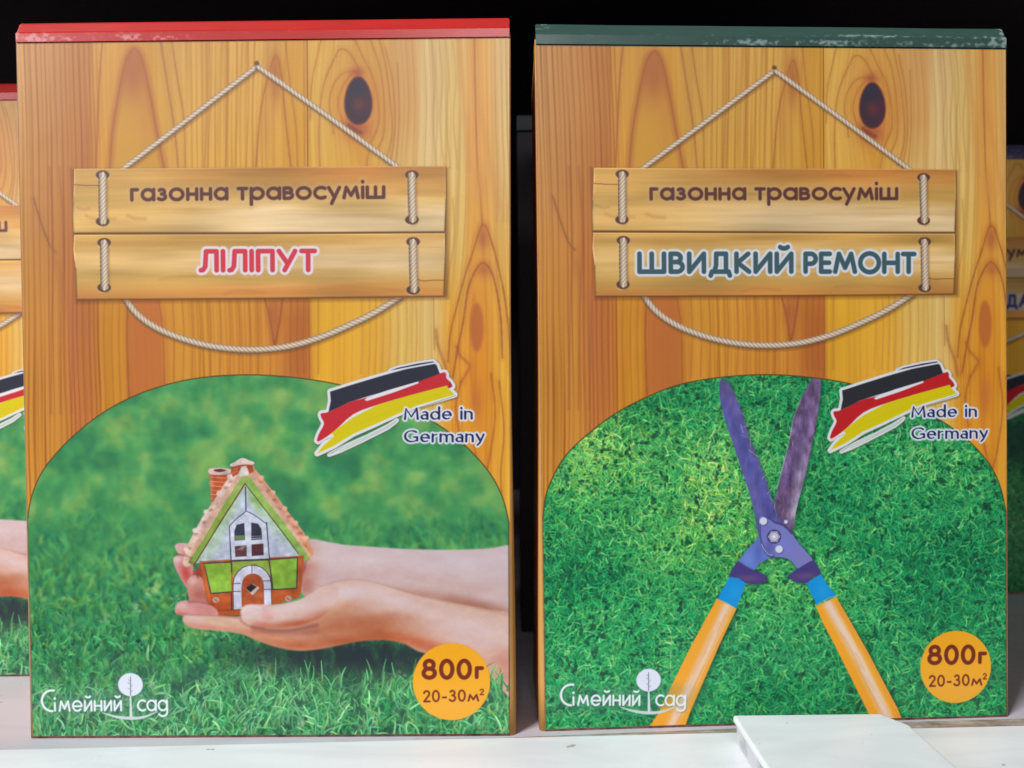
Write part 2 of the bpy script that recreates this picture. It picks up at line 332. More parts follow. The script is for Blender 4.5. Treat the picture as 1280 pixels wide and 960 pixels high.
    # pale strip and streaks at the right
    for x in (540, 549, 557, 566): cv([(x, 52), (x+4, 100), (x+1, 150), (x+6, 212)], 1.3, (180, 142, 84), .5)
    for x in (618, 626, 632): cv([(x, 50), (x+1, 110), (x+2, 160), (x+4, 215), (x+3, 280)], 1.2, (180, 134, 74), .5)
    cv([(573, 50), (577, 100), (582, 150), (587, 215)], 6, (206, 146, 76), .5, 3); cv([(592, 50), (594, 110), (604, 160), (614, 212), (622, 260)], 7, (208, 146, 76), .5, 3)
    cv([(593, 50), (594, 120), (597, 212), (600, 240), (603, 285)], 1.4, (160, 92, 50), .6)
    # big flame grain, right plank
    dab(600, 232, 10, 26, (208, 142, 70), .7)
    cv([(560, 455), (563, 420), (570, 390), (579, 355), (591, 318), (604, 283), (616, 310), (625, 345), (632, 382), (637, 430), (638, 470)], 2., (162, 96, 44), .75)
    cv([(566, 475), (572, 440), (579, 405), (585, 365), (594, 342), (604, 331), (614, 342), (620, 362), (626, 400), (628, 450)], 2.2, (160, 88, 48), .75)
    dab(604, 300, 7, 16, (176, 98, 58), .85); dab(605, 340, 9, 10, (176, 98, 58), .7)
    e = pt.a([(596, 412)])[0]; E_ = [(e[0]+8.5*math.cos(t), e[1]+30*math.sin(t)) for t in np.linspace(0, 2*math.pi, 30, endpoint=False)]
    pt.poly(E_, (186, 104, 52), soft=2.2, alpha=.9)
    for x in (566, 556, 549): cv([(x, 250), (x+2, 300), (x-6, 350), (x-8, 372)], 1.2, (184, 132, 66), .5)
    cv([(545, 415), (547, 432), (552, 448), (557, 462), (560, 480)], 3, (156, 80, 46), .5, 1.8); cv([(571, 436), (575, 447), (582, 454), (587, 461), (583, 470), (577, 480)], 2.6, (164, 84, 50), .55, 1.6)
    dab(596, 505, 8, 26, (192, 110, 52), .75)
    for P in ([(576, 480), (570, 510), (574, 545)], [(614, 470), (619, 520), (612, 575), (606, 600)], [(624, 480), (630, 540), (626, 600), (632, 660)], [(590, 550), (600, 590), (606, 600)]): cv(P, 2.2, (172, 92, 44), .6)
    # below the sign
    for x in (104, 112, 121, 131, 141, 150): cv([(x, 376), (x-1, 430), (x+2, 520)], 1.9, (176, 110, 40), .55)
    P = pt.a([(160, 376), (200, 376), (206, 500), (160, 500)]); pt.poly(P, (188, 108, 54), soft=3, alpha=.6)
    cv([(160, 376), (159, 430), (162, 510)], 2.0, (150, 82, 40), .6); cv([(198, 376), (204, 420), (206, 500)], 2, (160, 90, 44), .5)
    for x in (216, 228, 239, 249, 262, 274, 286, 298, 311, 322): cv([(x, 376), (x+2, 420), (x+1, 480)], 1.4, (168, 100, 44), .5)
    cv([(331, 376), (338, 402), (343, 434)], 2.4, (140, 70, 46), .55); cv([(353, 376), (350, 402), (344, 434)], 2.4, (140, 70, 46), .55); dab(342, 395, 8, 26, (168, 90, 56), .7)
    for x in (364, 372, 380): cv([(x, 376), (x-1, 440), (x, 470)], 1.3, (150, 90, 44), .5)
    pt.stroke(pt.a([(386, 376), (387, 480)]), 1.6, (150, 96, 44), .7, .6); cv([(398, 376), (398, 470)], 2, (186, 128, 44), .6)
    for x in (452, 462, 470, 478, 487, 497, 508, 520): cv([(x, 376), (x+1, 420), (x-1, 470)], 1.3, (186, 136, 66), .5)
    pt.stroke(pt.a([(542, 376), (543, 440)]), 1.6, (168, 116, 60), .6, .7)
    cv([(42, 250), (52, 282), (62, 308), (70, 318)], 1.6, (140, 82, 46), .7); cv([(70, 330), (88, 400), (94, 470)], 7, (176, 106, 60), .35, 4)
    for x in (62, 74, 88): cv([(x, 212), (x+5, 300), (x+3, 400), (x+2, 520)], 1.4, (160, 92, 50), .5)

BOARDS = ([(93, 213), (200, 212.5), (330, 211.2), (450, 210), (557, 209.5), (558, 250), (556, 292), (400, 293), (250, 293.2), (92, 293.6), (91, 270), (92.5, 240)],
          [(93, 296), (250, 295.6), (400, 295), (556, 294), (557, 320), (555, 373), (440, 374.5), (300, 376), (180, 377), (96, 377.2), (95, 340), (92, 315)])
def paint_sign(pt):
    sh = pt.a([(90, 214), (560, 212), (561, 376), (500, 378), (96, 381)]); pt.poly(sh, (96, 52, 22), soft=3.2, alpha=.55)
    for bi, B in enumerate(BOARDS):
        P = pt.a(B); sl, X, Y, d = pt.poly_sd(P, 6)
        v = (Y-P[:, 1].min())/(P[:, 1].max()-P[:, 1].min()); u = X/600
        n = pt.noise(260, 14, 4)[sl]; n2 = pt.noise(120, 40, 2)[sl]; f = pt.noise(200, 3.2, 2)[sl]
        base = np.array([(212, 166, 90), (190, 126, 62), (222, 194, 150)], np.float32)/255
        if bi == 0:
            wb = np.clip(1.15-2.6*v+.6*(n2-.5), 0, 1)*np.clip((u-.2)*3.2, .18, 1); wp = np.clip(2.9*(v-.42)+1.3*(n-.5), 0, 1)*np.clip((u-.18)*2.8, .12, .9)
        else:
            wb = np.clip(3.2*(v-.66)+1.6*(n-.5), 0, 1)*.85+np.clip(.5-abs(v-.12)*5, 0, 1)*.4; wp = np.clip(1-abs(v-.45)*3+1.2*(n-.5), 0, 1)*np.clip((u-.1)*2, .3, .75)
        wb = wb[..., None]; wp = wp[..., None]
        c = base[0]*(1-wb)+base[1]*wb; c = c*(1-wp)+base[2]*wp
        kk = 1+.34*(n-.5)+.05*(f-.5)+.22*(n2-.5); c = c*np.stack([kk, kk*1.0, kk-.07*(.5-n)], -1)
        edge = np.clip(1-(-d)/2.0, 0, 1); c = c*(1-.30*(edge*(v > .5))[..., None])+.16*(edge*(v < .4))[..., None]
        pt.mix(sl, np.clip(.5-d/1.2, 0, 1), np.clip(c, 0, 1).astype(np.float32))
    pt.stroke(pt.a([(92, 294.6), (300, 294.2), (556, 293.2)]), 1.5, (104, 66, 36), .8, .7)
    pt.stroke(pt.a([(96, 377.4), (300, 376.4), (555, 373.6)]), 1.2, (120, 70, 34), .6, .8)
    pt.stroke(pt.a([(557.6, 211), (558, 250), (556.4, 292)]), 1.4, (112, 80, 46), .7, .7); pt.stroke(pt.a([(557, 296), (555.4, 373)]), 1.4, (112, 80, 46), .7, .7)
    ck = (122, 74, 44)
    pt.stroke(pt.a([(93, 233), (108, 234), (124, 234)]), 1.1, ck, .75, .5)
    pt.stroke(pt.a([(520, 352), (530, 354), (542, 353), (556, 353)]), 1.0, ck, .8, .5)
    for P, wd, al in (([(96, 261), (104, 264), (112, 263)], 1.4, .55), ([(160, 272), (168, 275), (182, 276)], 3.2, .45), ([(108, 272), (120, 276), (144, 276)], 2.4, .4), ([(388, 220), (405, 218), (420, 220)], 1.6, .3),
                      ([(200, 352), (240, 348), (300, 350)], 2.6, .25), ([(400, 364), (440, 361), (500, 366)], 2.4, .3), ([(280, 371), (300, 366), (330, 369)], 1.6, .35), ([(440, 246), (500, 245), (553, 247)], 3, .2)):
        pt.stroke(spline(pt.a(P)), wd, (158, 100, 54), al*.7, 2.2)
    for (x, y0, y1) in ((128.5, 222, 278), (130.5, 307, 361), (515, 222, 276), (516.5, 306, 364)):
        for y in (y0, y1):
            q = pt.a([(x, y)])[0]; P = [(q[0]+8.4*math.cos(t), q[1]+5.6*math.sin(t)+(-1.2 if y == y0 else 1.2)) for t in np.linspace(0, 2*math.pi, 24, endpoint=False)]
            pt.poly([(a, b+1.5) for a, b in P], (232, 208, 168), soft=1.2, alpha=.5); pt.layer(np.array(P), (96, 62, 52), dabs=[(q[0], q[1]-1, 4, 2.5, 0, (60, 36, 36), .8)], soft=.9)
        dx = .8 if x < 300 else 1.5
        rope(pt, spline(pt.a([(x-dx*.3, y0), (x, (y0+y1)/2), (x+dx*.6, y1)]), n=5), 7.6, 1, 4.2)
def paint_ropes(pt):
    rope(pt, pt.a([(153, 214), (240, 147), (320, 85)]), 5.2, 1, 4.4); rope(pt, pt.a([(322, 84), (410, 147), (500, 213)]), 5.4, 1, 4.6)
    q = pt.a([(321, 80)])[0]; pt.poly([(q[0]+3*math.cos(t), q[1]+3*math.sin(t)) for t in np.linspace(0, 6.28, 12, endpoint=False)], (86, 62, 50), soft=1.2, alpha=.85)
    rope(pt, spline(pt.a([(155, 374), (172, 396), (200, 415), (240, 430), (280, 438), (320, 440), (360, 436), (400, 425), (440, 408), (470, 393), (500, 374)]), n=4), 6.6, 1, 4.6)

ARCH_A = [(34.5, 650), (40, 622), (52, 594), (70, 570), (95, 545), (130, 518), (170, 497), (215, 482), (260, 474), (310, 471.5), (360, 474), (410, 481), (455, 492), (500, 508), (540, 529), (575, 554), (600, 579), (618, 603), (630, 630), (636, 655)]
ARCH_B = [(678.5, 650), (682, 622), (692, 596), (708, 570), (735, 544), (770, 518), (810, 497), (850, 482), (900, 473), (955, 469.5), (1005, 472), (1055, 479), (1100, 491), (1140, 507), (1180, 529), (1212, 553), (1236, 580), (1250, 608), (1257.5, 640)]
def arch_poly(pt):
    top = spline(pt.a(ARCH_A) if pt.kind == 'house' else pt.b(ARCH_B), n=5); top[:, 0] = np.clip(top[:, 0], 1.0, PU-1.0)
    return np.vstack([top, [(PU-1.0, PV-1.2), (1.0, PV-1.2)]])

def grass_far(pt):
    """soft, out-of-focus lawn above, sharp blades toward the foot"""
    H, W, S = pt.H, pt.W, pt.S
    q = 2; n1 = pt.noise(60, 34, 4); n2 = pt.noise(26, 30, 3); n3 = pt.noise(14, 20, 2)
    pal = np.array([(50, 122, 86), (70, 152, 92), (98, 172, 100), (150, 190, 102)], np.float32)/255
    t = np.clip(.55+2.1*(n1-.5)+1.3*(n2-.5)+.6*(n3-.5), 0, .999)*3; i = t.astype(int); f = (t-i)[..., None]
    A = pal[i]*(1-f)+pal[i+1]*f
    P1 = [(28, 92, 74), (44, 120, 80), (62, 142, 84), (94, 164, 86), (150, 182, 92)]
    def cf(x, y, tone, r): return np.clip(tone*.8+.35*(r.random(len(x))-.4), 0, 1), r.normal(0, .12, len(x))
    B = A.copy(); pt.blades(B, 2600, 0, 430, 600, 700, (14, 30), (4, 9), 90, 30, P1, .6, cf); B = pt.blur(B[::2, ::2], 4.2*S/2)
    B = np.repeat(np.repeat(B, 2, 0), 2, 1)[:H, :W]; m1 = .5
    A = A*(1-m1)+B*m1
    C = A.copy(); pt.blades(C, 5200, 0, 560, 600, 890, (12, 28), (2.5, 5), 90, 34, P1, .7, cf); C = pt.blur(C, 1.5*S)
    Dk = [(30, 66, 54), (36, 98, 64), (44, 132, 74), (78, 158, 92), (150, 192, 128)]
    D = C.copy(); pt.blades(D, 6500, 0, 660, 600, 910, (9, 22), (1.8, 4.0), 88, 38, Dk, .6, cf); D = pt.blur(D, .5*S)
    E = D.copy(); pt.blades(E, 5200, -5, 780, 605, 925, (10, 26), (1.6, 4.2), 86, 36, Dk, .6, cf); E = pt.blur(E, .32*S)
    v = ((np.arange(H)+.5)/S)[:, None, None]; wob = (pt.noise(40, 30, 2)-.5)[..., None]*90
    m = np.clip((v+wob-600)/80, 0, 1); A = A*(1-m)+C*m
    m = np.clip((v+wob-700)/70, 0, 1); A = A*(1-m)+D*m
    m = np.clip((v+wob-790)/50, 0, 1); A = A*(1-m)+E*m
    gp = pt.noise(16, 22, 3)[..., None]; gm = np.clip((gp-.52)*5, 0, .62)*np.clip((v-760)/60, 0, 1); A = A*(1-gm)+np.array((38, 70, 64))/255*gm
    F_ = A.copy(); pt.blades(F_, 1500, -5, 800, 605, 925, (9, 26), (1.2, 3.2), 84, 38, [(60, 130, 88), (96, 170, 110), (160, 208, 150)], .9, cf); A = A*(1-m)+pt.blur(F_, .3*S)*m
    for _ in range(46):
        x, y = pt.rng.uniform(5, 595), pt.rng.uniform(690, 885); w_ = pt.win(x-14, y-12, x+14, y+12)
        if w_ is None: continue
        sl, X, Y = w_; nn = pt.rng.random(X.shape)*.2; g_ = np.zeros(X.shape)
        for __ in range(7): g_ = np.maximum(g_, np.exp(-((X-x-pt.rng.normal(0, 4))/pt.rng.uniform(1, 2.6))**2-((Y-y-pt.rng.normal(0, 3.5))/pt.rng.uniform(1, 2.2))**2))
        g_ = (g_*pt.rng.uniform(.3, .75))[..., None]; A[sl] = A[sl]*(1-g_)+np.array((150, 190, 84) if _ % 3 else (190, 196, 160))/255*g_
    return A
def grass_near(pt, tint=0.):
    H, W, S = pt.H, pt.W, pt.S
    n1 = pt.noise(90, 80, 3); A = np.empty((H, W, 3), np.float32); A[:] = np.array((22, 92, 56))/255
    A *= (.8+.5*pt.noise(10, 10, 3))[..., None]
    ya = np.array([pt.b([p])[0] for p in ((760, 540), (900, 600), (720, 600), (850, 680), (940, 700), (1190, 580), (1010, 730))])
    def cf(x, y, tone, r):
        yx = np.clip((x*S).astype(int), 0, W-1); yy = np.clip((y*S).astype(int), 0, H-1); nn = n1[yy, yx]-.5
        s = np.zeros(len(x))
        for (cx, cy), amp, rr in zip(ya, (.62, .8, .5, .55, .6, .3, .4), (70, 70, 70, 70, 50, 50, 55)): s += amp*np.exp(-((x-cx)**2+(y-cy)**2)/rr**2)
        k = r.random(len(x))
        sh = np.clip(s, 0, 1)*(.25+.75*k)*(k > .2)+(k > .95)*.5
        return np.clip(tone*.78+.25*nn*2+.30*s+.02, 0, 1), sh
    P = [(14, 74, 52), (22, 116, 74), (36, 150, 90), (66, 176, 98), (126, 202, 118), (184, 220, 150)]
    pt.blades(A, 15000, -5, 440, 605, 900, (10, 24), (.9, 2.2), 0, 180, P[:-1], .5, cf)
    pt.blades(A, 12000, -5, 440, 605, 900, (7, 18), (.6, 1.5), 70, 75, P[:-1], .5, cf); pt.blades(A, 3800, -5, 440, 605, 900, (6, 15), (.5, 1.2), 70, 80, P[2:], .6, cf)
    # small dark and brown gaps between the tufts
    A = pt.blur(A, .5*S); A = A*.9+.1*np.array((44, 140, 84), np.float32)/255
    n = pt.noise(8, 8, 3); g = np.clip((n-.66)*6, 0, .6)[..., None]; A = A*(1-g)+np.array((18, 56, 46))/255*g
    if S >= 1.5:
        lo = pt.blur(A[::3, ::3], 3); lo = np.repeat(np.repeat(lo, 3, 0), 3, 1)[:H, :W]; A = np.clip(A+(A-lo)*.12, 0, 1)
    return A

SKIN = (206, 176, 172)
def paint_hands(pt):
    a = lambda *p: spline(pt.a(p), True, 6)
    D = lambda x, y, rx, ry, rot, c, al: (*pt.a([(x, y)])[0], rx, ry, rot, c, al)
    Ln = lambda pts, wd, c, al, sf: (spline(pt.a(pts), n=5), wd, c, al, sf)
    # the deep shade the arms throw on the lawn in the printed picture
    q = pt.a([(455, 822)])[0]; sl, X, Y = pt.win(230, 720, 600, 900)
    sh = np.exp(-(((X-q[0]+10)/150)**2+((Y-q[1]+2)/30)**2)**1.5); n = pt.noise(8, 26, 3)[sl]; pt.mix(sl, sh*np.clip(.8+1.2*(n-.4), .35, 1), (36, 48, 52))
    # rear hand: finger tips to the left of the house
    deep = (150, 62, 56)
    pt.layer(a((236, 712), (246, 715), (256, 700), (262, 690), (300, 700), (300, 760), (250, 756), (238, 740), (232, 728)), (176, 92, 84), [D(250, 720, 10, 22, 0, deep, .7)])
    pt.layer(a((219, 686), (222, 682), (229, 681), (237, 683), (244, 692), (243, 708), (238, 702), (224, 694)), (214, 178, 186), [D(236, 692, 9, 4, 0, (206, 120, 120), .8)])
    pt.layer(a((217, 702), (221, 696), (229, 696), (238, 699), (242, 712), (240, 730), (236, 738), (228, 728), (220, 712)), (208, 160, 166), [D(222, 701, 6, 5, 0, (222, 200, 214), .9), D(233, 719, 7, 14, -15, (186, 62, 62), .85)])
    pt.layer(a((234, 732), (237, 724), (244, 721), (253, 724), (262, 730), (264, 752), (255, 757), (240, 756), (236, 748)), (198, 140, 138), [D(241, 728, 6, 5, 0, (216, 178, 180), .9), D(250, 745, 10, 9, 0, (176, 96, 88), .7)])
    # rear forearm
    P = a((372, 690), (386, 677), (402, 678), (430, 683), (470, 686), (510, 688.5), (560, 689.5), (610, 688), (642, 687), (650, 735), (642, 776), (600, 768), (540, 756), (480, 748), (430, 745), (390, 752), (372, 730))
    pt.layer(P, (204, 184, 190), [D(385, 705, 14, 26, 0, (196, 140, 134), .8), D(382, 735, 12, 12, 0, (172, 100, 90), .7), D(380, 712, 5, 10, 0, (176, 76, 76), .6), D(430, 700, 60, 10, 4, (212, 190, 194), .8), D(590, 758, 70, 9, 12, (164, 112, 98), .85), D(500, 742, 60, 7, 6, (184, 142, 132), .7), D(470, 722, 60, 10, 0, (200, 168, 172), .6), D(590, 705, 60, 12, 0, (206, 190, 200), .8), D(570, 735, 70, 10, 8, (198, 168, 166), .6)], soft=1.2)
def paint_hand_front(pt):
    a = lambda *p: spline(pt.a(p), True, 6)
    D = lambda x, y, rx, ry, rot, c, al: (*pt.a([(x, y)])[0], rx, ry, rot, c, al)
    Ln = lambda pts, wd, c, al, sf: (spline(pt.a(pts), n=5), wd, c, al, sf)
    pt.layer(a((219, 765), (221, 757), (229, 753), (240, 752.5), (254, 753), (272, 765), (268, 778), (244, 774), (230, 771), (222, 769)), (206, 150, 154), [D(228, 758, 9, 5, 0, (214, 180, 190), .8), D(226, 768, 9, 3, 10, (206, 120, 120), .6), D(256, 764, 12, 6, 0, (200, 128, 128), .5)])
    # the palm, the lower fingers and the forearm as one form
    P = a((229, 778), (231, 771), (240, 768.5), (256, 769), (280, 771), (300, 772), (316, 764), (345, 758), (372, 753), (388, 745), (404, 734), (424, 728.5), (446, 727), (468, 730), (494, 738), (530, 748), (570, 756), (610, 764), (644, 774), (655, 830), (640, 872), (615, 848), (585, 830), (555, 822), (525, 816), (505, 806), (480, 801.5), (450, 803), (424, 808), (398, 813), (372, 814.5), (346, 810), (322, 802), (302, 794), (276, 790), (250, 788), (235, 784))
    rim = (202, 108, 70)
    pt.layer(P, (208, 174, 160), [
        D(245, 774, 14, 4, 2, (222, 188, 196), .8), D(262, 786, 40, 3.5, 6, (206, 128, 120), .75),
        D(330, 798, 40, 9, 14, (190, 116, 88), .7), D(350, 799, 36, 4, 10, (218, 158, 132), .7), D(372, 808, 40, 7, 4, (188, 108, 74), .9), D(430, 802, 50, 8, -3, (170, 86, 52), .9), D(480, 796, 34, 10, 4, (172, 84, 50), .9),
        D(470, 780, 48, 18, -4, (168, 94, 62), .85), D(428, 764, 26, 9, -20, (190, 128, 104), .6), D(420, 786, 46, 14, -4, (178, 108, 78), .85), D(525, 804, 32, 9, 14, (186, 88, 52), .85), D(560, 815, 34, 8, 10, (190, 96, 62), .8), D(520, 790, 30, 9, 14, (196, 140, 120), .6),
        D(430, 742, 50, 11, 0, (214, 198, 208), .9), D(500, 755, 50, 12, 14, (214, 192, 198), .9), D(590, 790, 70, 24, 16, (212, 188, 194), .85), D(470, 762, 30, 8, 0, (206, 176, 172), .6), D(630, 836, 18, 22, 0, (196, 130, 120), .7),
        D(636, 768, 30, 3, 12, (192, 150, 140), .5)],
        [Ln([(318, 790), (345, 793), (372, 793), (396, 790)], 4, (140, 70, 56), .5, 4)], soft=1.3)
    # the thumb and its base, lying over the palm
    P = a((301, 770), (302, 762), (309, 757.5), (320, 757), (334, 757.5), (352, 757), (372, 752), (390, 744), (402, 736), (416, 731), (424, 742), (416, 760), (400, 774), (378, 783), (352, 788), (330, 786), (314, 782), (304, 777))
    pt.layer(P, (212, 184, 182), [D(316, 764, 12, 5, 0, (224, 202, 214), .85), D(335, 770, 7, 6, 10, (212, 138, 142), .6), D(328, 782, 18, 4, 6, (196, 116, 100), .8), D(372, 781, 36, 5, -6, (180, 90, 58), .9), D(405, 772, 26, 8, -22, (184, 108, 78), .85), D(370, 761, 40, 6, -8, (216, 192, 196), .8), D(430, 752, 18, 16, 0, (210, 182, 182), .8)], soft=1.6)
    n = pt.noise(26, 12, 3); n5 = pt.noise(5, 5, 2); sl = (slice(int(640*pt.S), int(860*pt.S)), slice(int(175*pt.S), pt.W)); g_ = pt.C[sl]
    sk = np.clip((g_[..., 0]-g_[..., 1])*6, 0, 1); pt.C[sl] = np.clip(g_*(1+(sk*(.16*(n[sl]-.5)+.05*(n5[sl]-.5)))[..., None]*np.array([.6, 1.1, 1.1])), 0, 1)
    g_ = pt.C[sl]; sk = np.clip((g_[..., 0]-g_[..., 1]-.03)*8, 0, 1)[..., None]; pt.C[sl] = g_*(1-sk*(1-np.array([.99, .955, .90])))
    pt.stroke(spline(pt.a([(316, 785), (338, 789), (366, 789), (396, 783)])), 3.2, (124, 62, 56), .75, 3)
    pt.stroke(spline(pt.a([(300, 771), (303, 779), (315, 785), (330, 787)])), 2, (156, 84, 76), .6, 1.8); pt.stroke(spline(pt.a([(224, 769), (244, 770), (270, 771), (298, 774)])), 1.4, (160, 80, 72), .55, 1.4)
    pt.stroke(spline(pt.a([(400, 735), (430, 727), (455, 727), (480, 733), (520, 745), (560, 755), (600, 763), (636, 771)])), 1.2, (176, 130, 120), .45, 1.6)
    pt.stroke(spline(pt.a([(304, 764), (309, 760), (318, 759), (326, 762)])), 2, (236, 220, 230), .5, 2)
    for P in ([(238, 704), (246, 712), (248, 724)], [(220, 696), (230, 696), (240, 700)], [(236, 754), (250, 754), (262, 757)]): pt.stroke(spline(pt.a(P)), 2, (128, 48, 48), .55, 1.6)
def house_texture(pt):
    P = pt.a(house_outline()); sl, X, Y, d = pt.poly_sd(P, 2); n = pt.noise(7, 7, 3)[sl]-.5; n2 = pt.noise(30, 22, 2)[sl]-.5
    k_ = np.clip(.5-d/1.4, 0, 1); pt.C[sl] = np.clip(pt.C[sl]*(1-.06*k_+k_*(.30*n+.22*n2))[..., None], 0, 1)
def grass_over(pt):
    """a few blades in the print that stand in front of the arm"""
    A = pt.C.copy(); pt.blades(A, 110, 250, 815, 600, 850, (14, 34), (1.2, 2.6), 86, 22, [(44, 110, 74), (74, 156, 92), (130, 196, 130)], .8)
    sl = (slice(int(770*pt.S), pt.H), slice(0, pt.W)); pt.C[sl] = pt.blur(A[sl], .3*pt.S)

HOUSE_OUT = [(211+0, 0)]
def hp(x, y, o): return (210+x/6.4, o+y/6.4)
def house_outline():
    k = lambda x, y: hp(x, y, 560); l = lambda x, y: hp(x, y, 670)
    return [k(160, 935), k(190, 840), k(320, 520), k(340, 490), k(322, 195), k(390, 172), k(500, 175), k(530, 135), k(595, 98), k(650, 115), k(690, 130), k(695, 210), k(760, 285), k(880, 430), k(960, 560), k(1050, 660), k(1130, 760), k(1140, 900), k(1112, 925), l(1090, 300), l(1060, 470), l(1030, 520), l(840, 560), l(560, 650), l(350, 660), l(290, 500), l(250, 230)]
def paint_house(pt):
    k = lambda *ps: pt.a([hp(x, y, 560) for x, y in ps]); l = lambda *ps: pt.a([hp(x, y, 670) for x, y in ps])
    brick = (192, 88, 52)
    # chimneys
    pt.layer(k((330, 200), (500, 200), (500, 330), (400, 520), (350, 520)), brick, [(*k((345, 350))[0], 3, 30, 0, (214, 140, 110), .8)])
    for y in range(250, 500, 34): pt.stroke(k((345, y), (470-(y-250)*.25, y+8)), .9, (232, 168, 126), .9, .5)
    pt.poly(spline(k((322, 200), (345, 180), (415, 174), (490, 182), (510, 205), (470, 228), (400, 232), (340, 226)), True, 4), (226, 196, 190)); pt.poly(spline(k((365, 196), (415, 184), (465, 196), (415, 210)), True, 4), (96, 62, 58))
    pt.poly(k((520, 150), (680, 150), (690, 215), (640, 270), (520, 260), (505, 200)), (186, 86, 56)); pt.poly(spline(k((500, 152), (530, 134), (595, 98), (650, 116), (690, 132), (680, 150), (600, 148), (520, 166)), True, 4), (232, 208, 200))
    # tiled roof edges
    rl = k((588, 165), (540, 230), (480, 320), (400, 450), (320, 560), (250, 680), (190, 800), (150, 930)); rr = k((640, 175), (700, 240), (770, 330), (850, 430), (920, 530), (990, 620), (1060, 710), (1130, 850))
    pt.stroke(rl, 10, (222, 190, 178), 1, .8); pt.stroke(rr, 11, (216, 152, 124), 1, .8)
    r = np.random.default_rng(5)
    for L, c1, c2 in ((rl, (238, 214, 206), (176, 128, 110)), (rr, (232, 176, 150), (178, 92, 70))):
        L = spline(L, n=4)
        for i, p in enumerate(L):
            o = r.uniform(-3, 3, 2); pt.poly([(p[0]+o[0]+3.6*math.cos(t), p[1]+o[1]+2.2*math.sin(t)) for t in np.linspace(0, 6.2, 8)], c1 if i % 3 else c2, soft=1.0, alpha=.62)
        for i, p in enumerate(L[::5]): pt.poly([(p[0]+(-5 if c1[0] > 235 else 5)+3.4*math.cos(t), p[1]-1+3.0*math.sin(t)) for t in np.linspace(0, 6.2, 10)], c1, soft=.8, alpha=.9)
    pt.poly(k((600, 170), (640, 170), (760, 330), (960, 600), (1130, 850), (1100, 910), (620, 300), (200, 930), (160, 925), (330, 560)), (218, 176, 154), soft=.8)
    # gable
    pt.layer(k((620, 300), (1050, 860), (1030, 895), (285, 930), (220, 935)), (196, 204, 226), [(*k((360, 780))[0], 9, 34, 32, (168, 206, 140), .5), (*k((480, 540))[0], 7, 26, 32, (176, 208, 150), .7), (*k((860, 640))[0], 8, 32, -38, (170, 206, 150), .5), (*k((700, 440))[0], 6, 16, -30, (140, 182, 96), .9)], soft=.8)
    pt.stroke(k((610, 315), (420, 600), (215, 930)), 2.4, (196, 128, 70), .8, 1)
    gl = k((620, 245), (590, 250), (440, 480), (300, 720), (160, 930), (205, 955), (330, 760), (480, 520), (618, 300)); pt.layer(gl, (140, 168, 76), [(*k((560, 330))[0], 9, 20, 32, (166, 196, 104), .8)], soft=.6)
    gr = k((620, 245), (660, 255), (780, 420), (960, 650), (1140, 900), (1110, 925), (1040, 850), (900, 660), (760, 480), (618, 300)); pt.layer(gr, (150, 186, 92), [(*k((1050, 800))[0], 10, 14, 0, (132, 168, 84), .8)], soft=.6)
    pt.stroke(k((618, 302), (420, 610), (210, 950)), 1.3, (92, 72, 40), .9, .5); pt.stroke(k((618, 302), (760, 485), (900, 665), (1045, 860)), 1.3, (84, 84, 50), .9, .5)
    pt.poly(k((590, 165), (625, 160), (645, 235), (575, 240)), (230, 220, 214), soft=.9)
    pt.poly(k((530, 152), (680, 150), (688, 205), (655, 225), (640, 180), (590, 170), (560, 225), (520, 250), (505, 200)), (178, 82, 54), soft=.7)
    for y in (178, 200): pt.stroke(k((515, y+20), (560, y)), .8, (226, 160, 120), .7, .5)
    pt.poly(spline(k((500, 152), (530, 134), (595, 98), (650, 116), (690, 132), (680, 150), (600, 148), (520, 166)), True, 4), (232, 208, 200)); pt.poly(k((588, 165), (628, 160), (648, 235), (573, 242)), (234, 222, 216), soft=.9)
    # walls
    pt.layer(np.vstack([l((255, 215), (1090, 170), (1060, 500), (860, 560), (600, 640), (345, 655), (290, 420))]), (194, 96, 50), [(*l((380, 560))[0], 14, 10, 0, (176, 78, 44), .7)], soft=.7)
    g1 = l((285, 230), (505, 222), (508, 458), (345, 470)); g2 = l((818, 205), (1038, 190), (1028, 430), (842, 440)); g3 = l((515, 215), (815, 200), (820, 330), (700, 240), (600, 260), (520, 350))
    for g in (g1, g2): pt.poly(g, (142, 186, 66), soft=.6)
    pt.poly(g3, (150, 176, 70), soft=.6)
    dk = (52, 56, 72)
    for P in (l((285, 232), (500, 222)), l((500, 215), (800, 203), (1035, 186)), l((508, 225), (512, 300)), l((808, 205), (828, 330), (840, 440)), k((495, 640), (505, 900)), k((790, 610), (812, 905)), k((622, 330), (626, 520)), l((1038, 190), (1030, 430), (840, 440)), l((290, 235), (345, 470), (508, 458), (512, 600))): pt.stroke(P, 1.4, dk, .9, .5)
    # window
    wo = k((628, 520), (680, 545), (740, 585), (790, 625), (812, 900), (508, 912), (493, 640), (540, 590), (590, 550)); pt.layer(wo, (214, 218, 238), soft=.5); pt.stroke(np.vstack([wo, wo[:1]]), .9, dk, .9, .4)
    for q, c in ((k((535, 755), (532, 680), (550, 630), (612, 615), (618, 750)), (58, 58, 76)), (k((668, 750), (668, 612), (720, 620), (748, 660), (756, 745)), (58, 58, 76)), (k((540, 885), (536, 800), (630, 792), (632, 880)), (96, 66, 76)), (k((672, 878), (670, 785), (764, 780), (768, 870)), (88, 54, 62))): pt.poly(q, c, soft=.6)
    pt.poly(k((535, 715), (620, 712), (618, 750), (536, 754)), (112, 142, 90), soft=.5, alpha=.8); pt.stroke(k((668, 738), (756, 734)), .9, (204, 208, 224), .9, .4); pt.stroke(k((670, 722), (750, 718)), .6, (204, 208, 224), .8, .4)
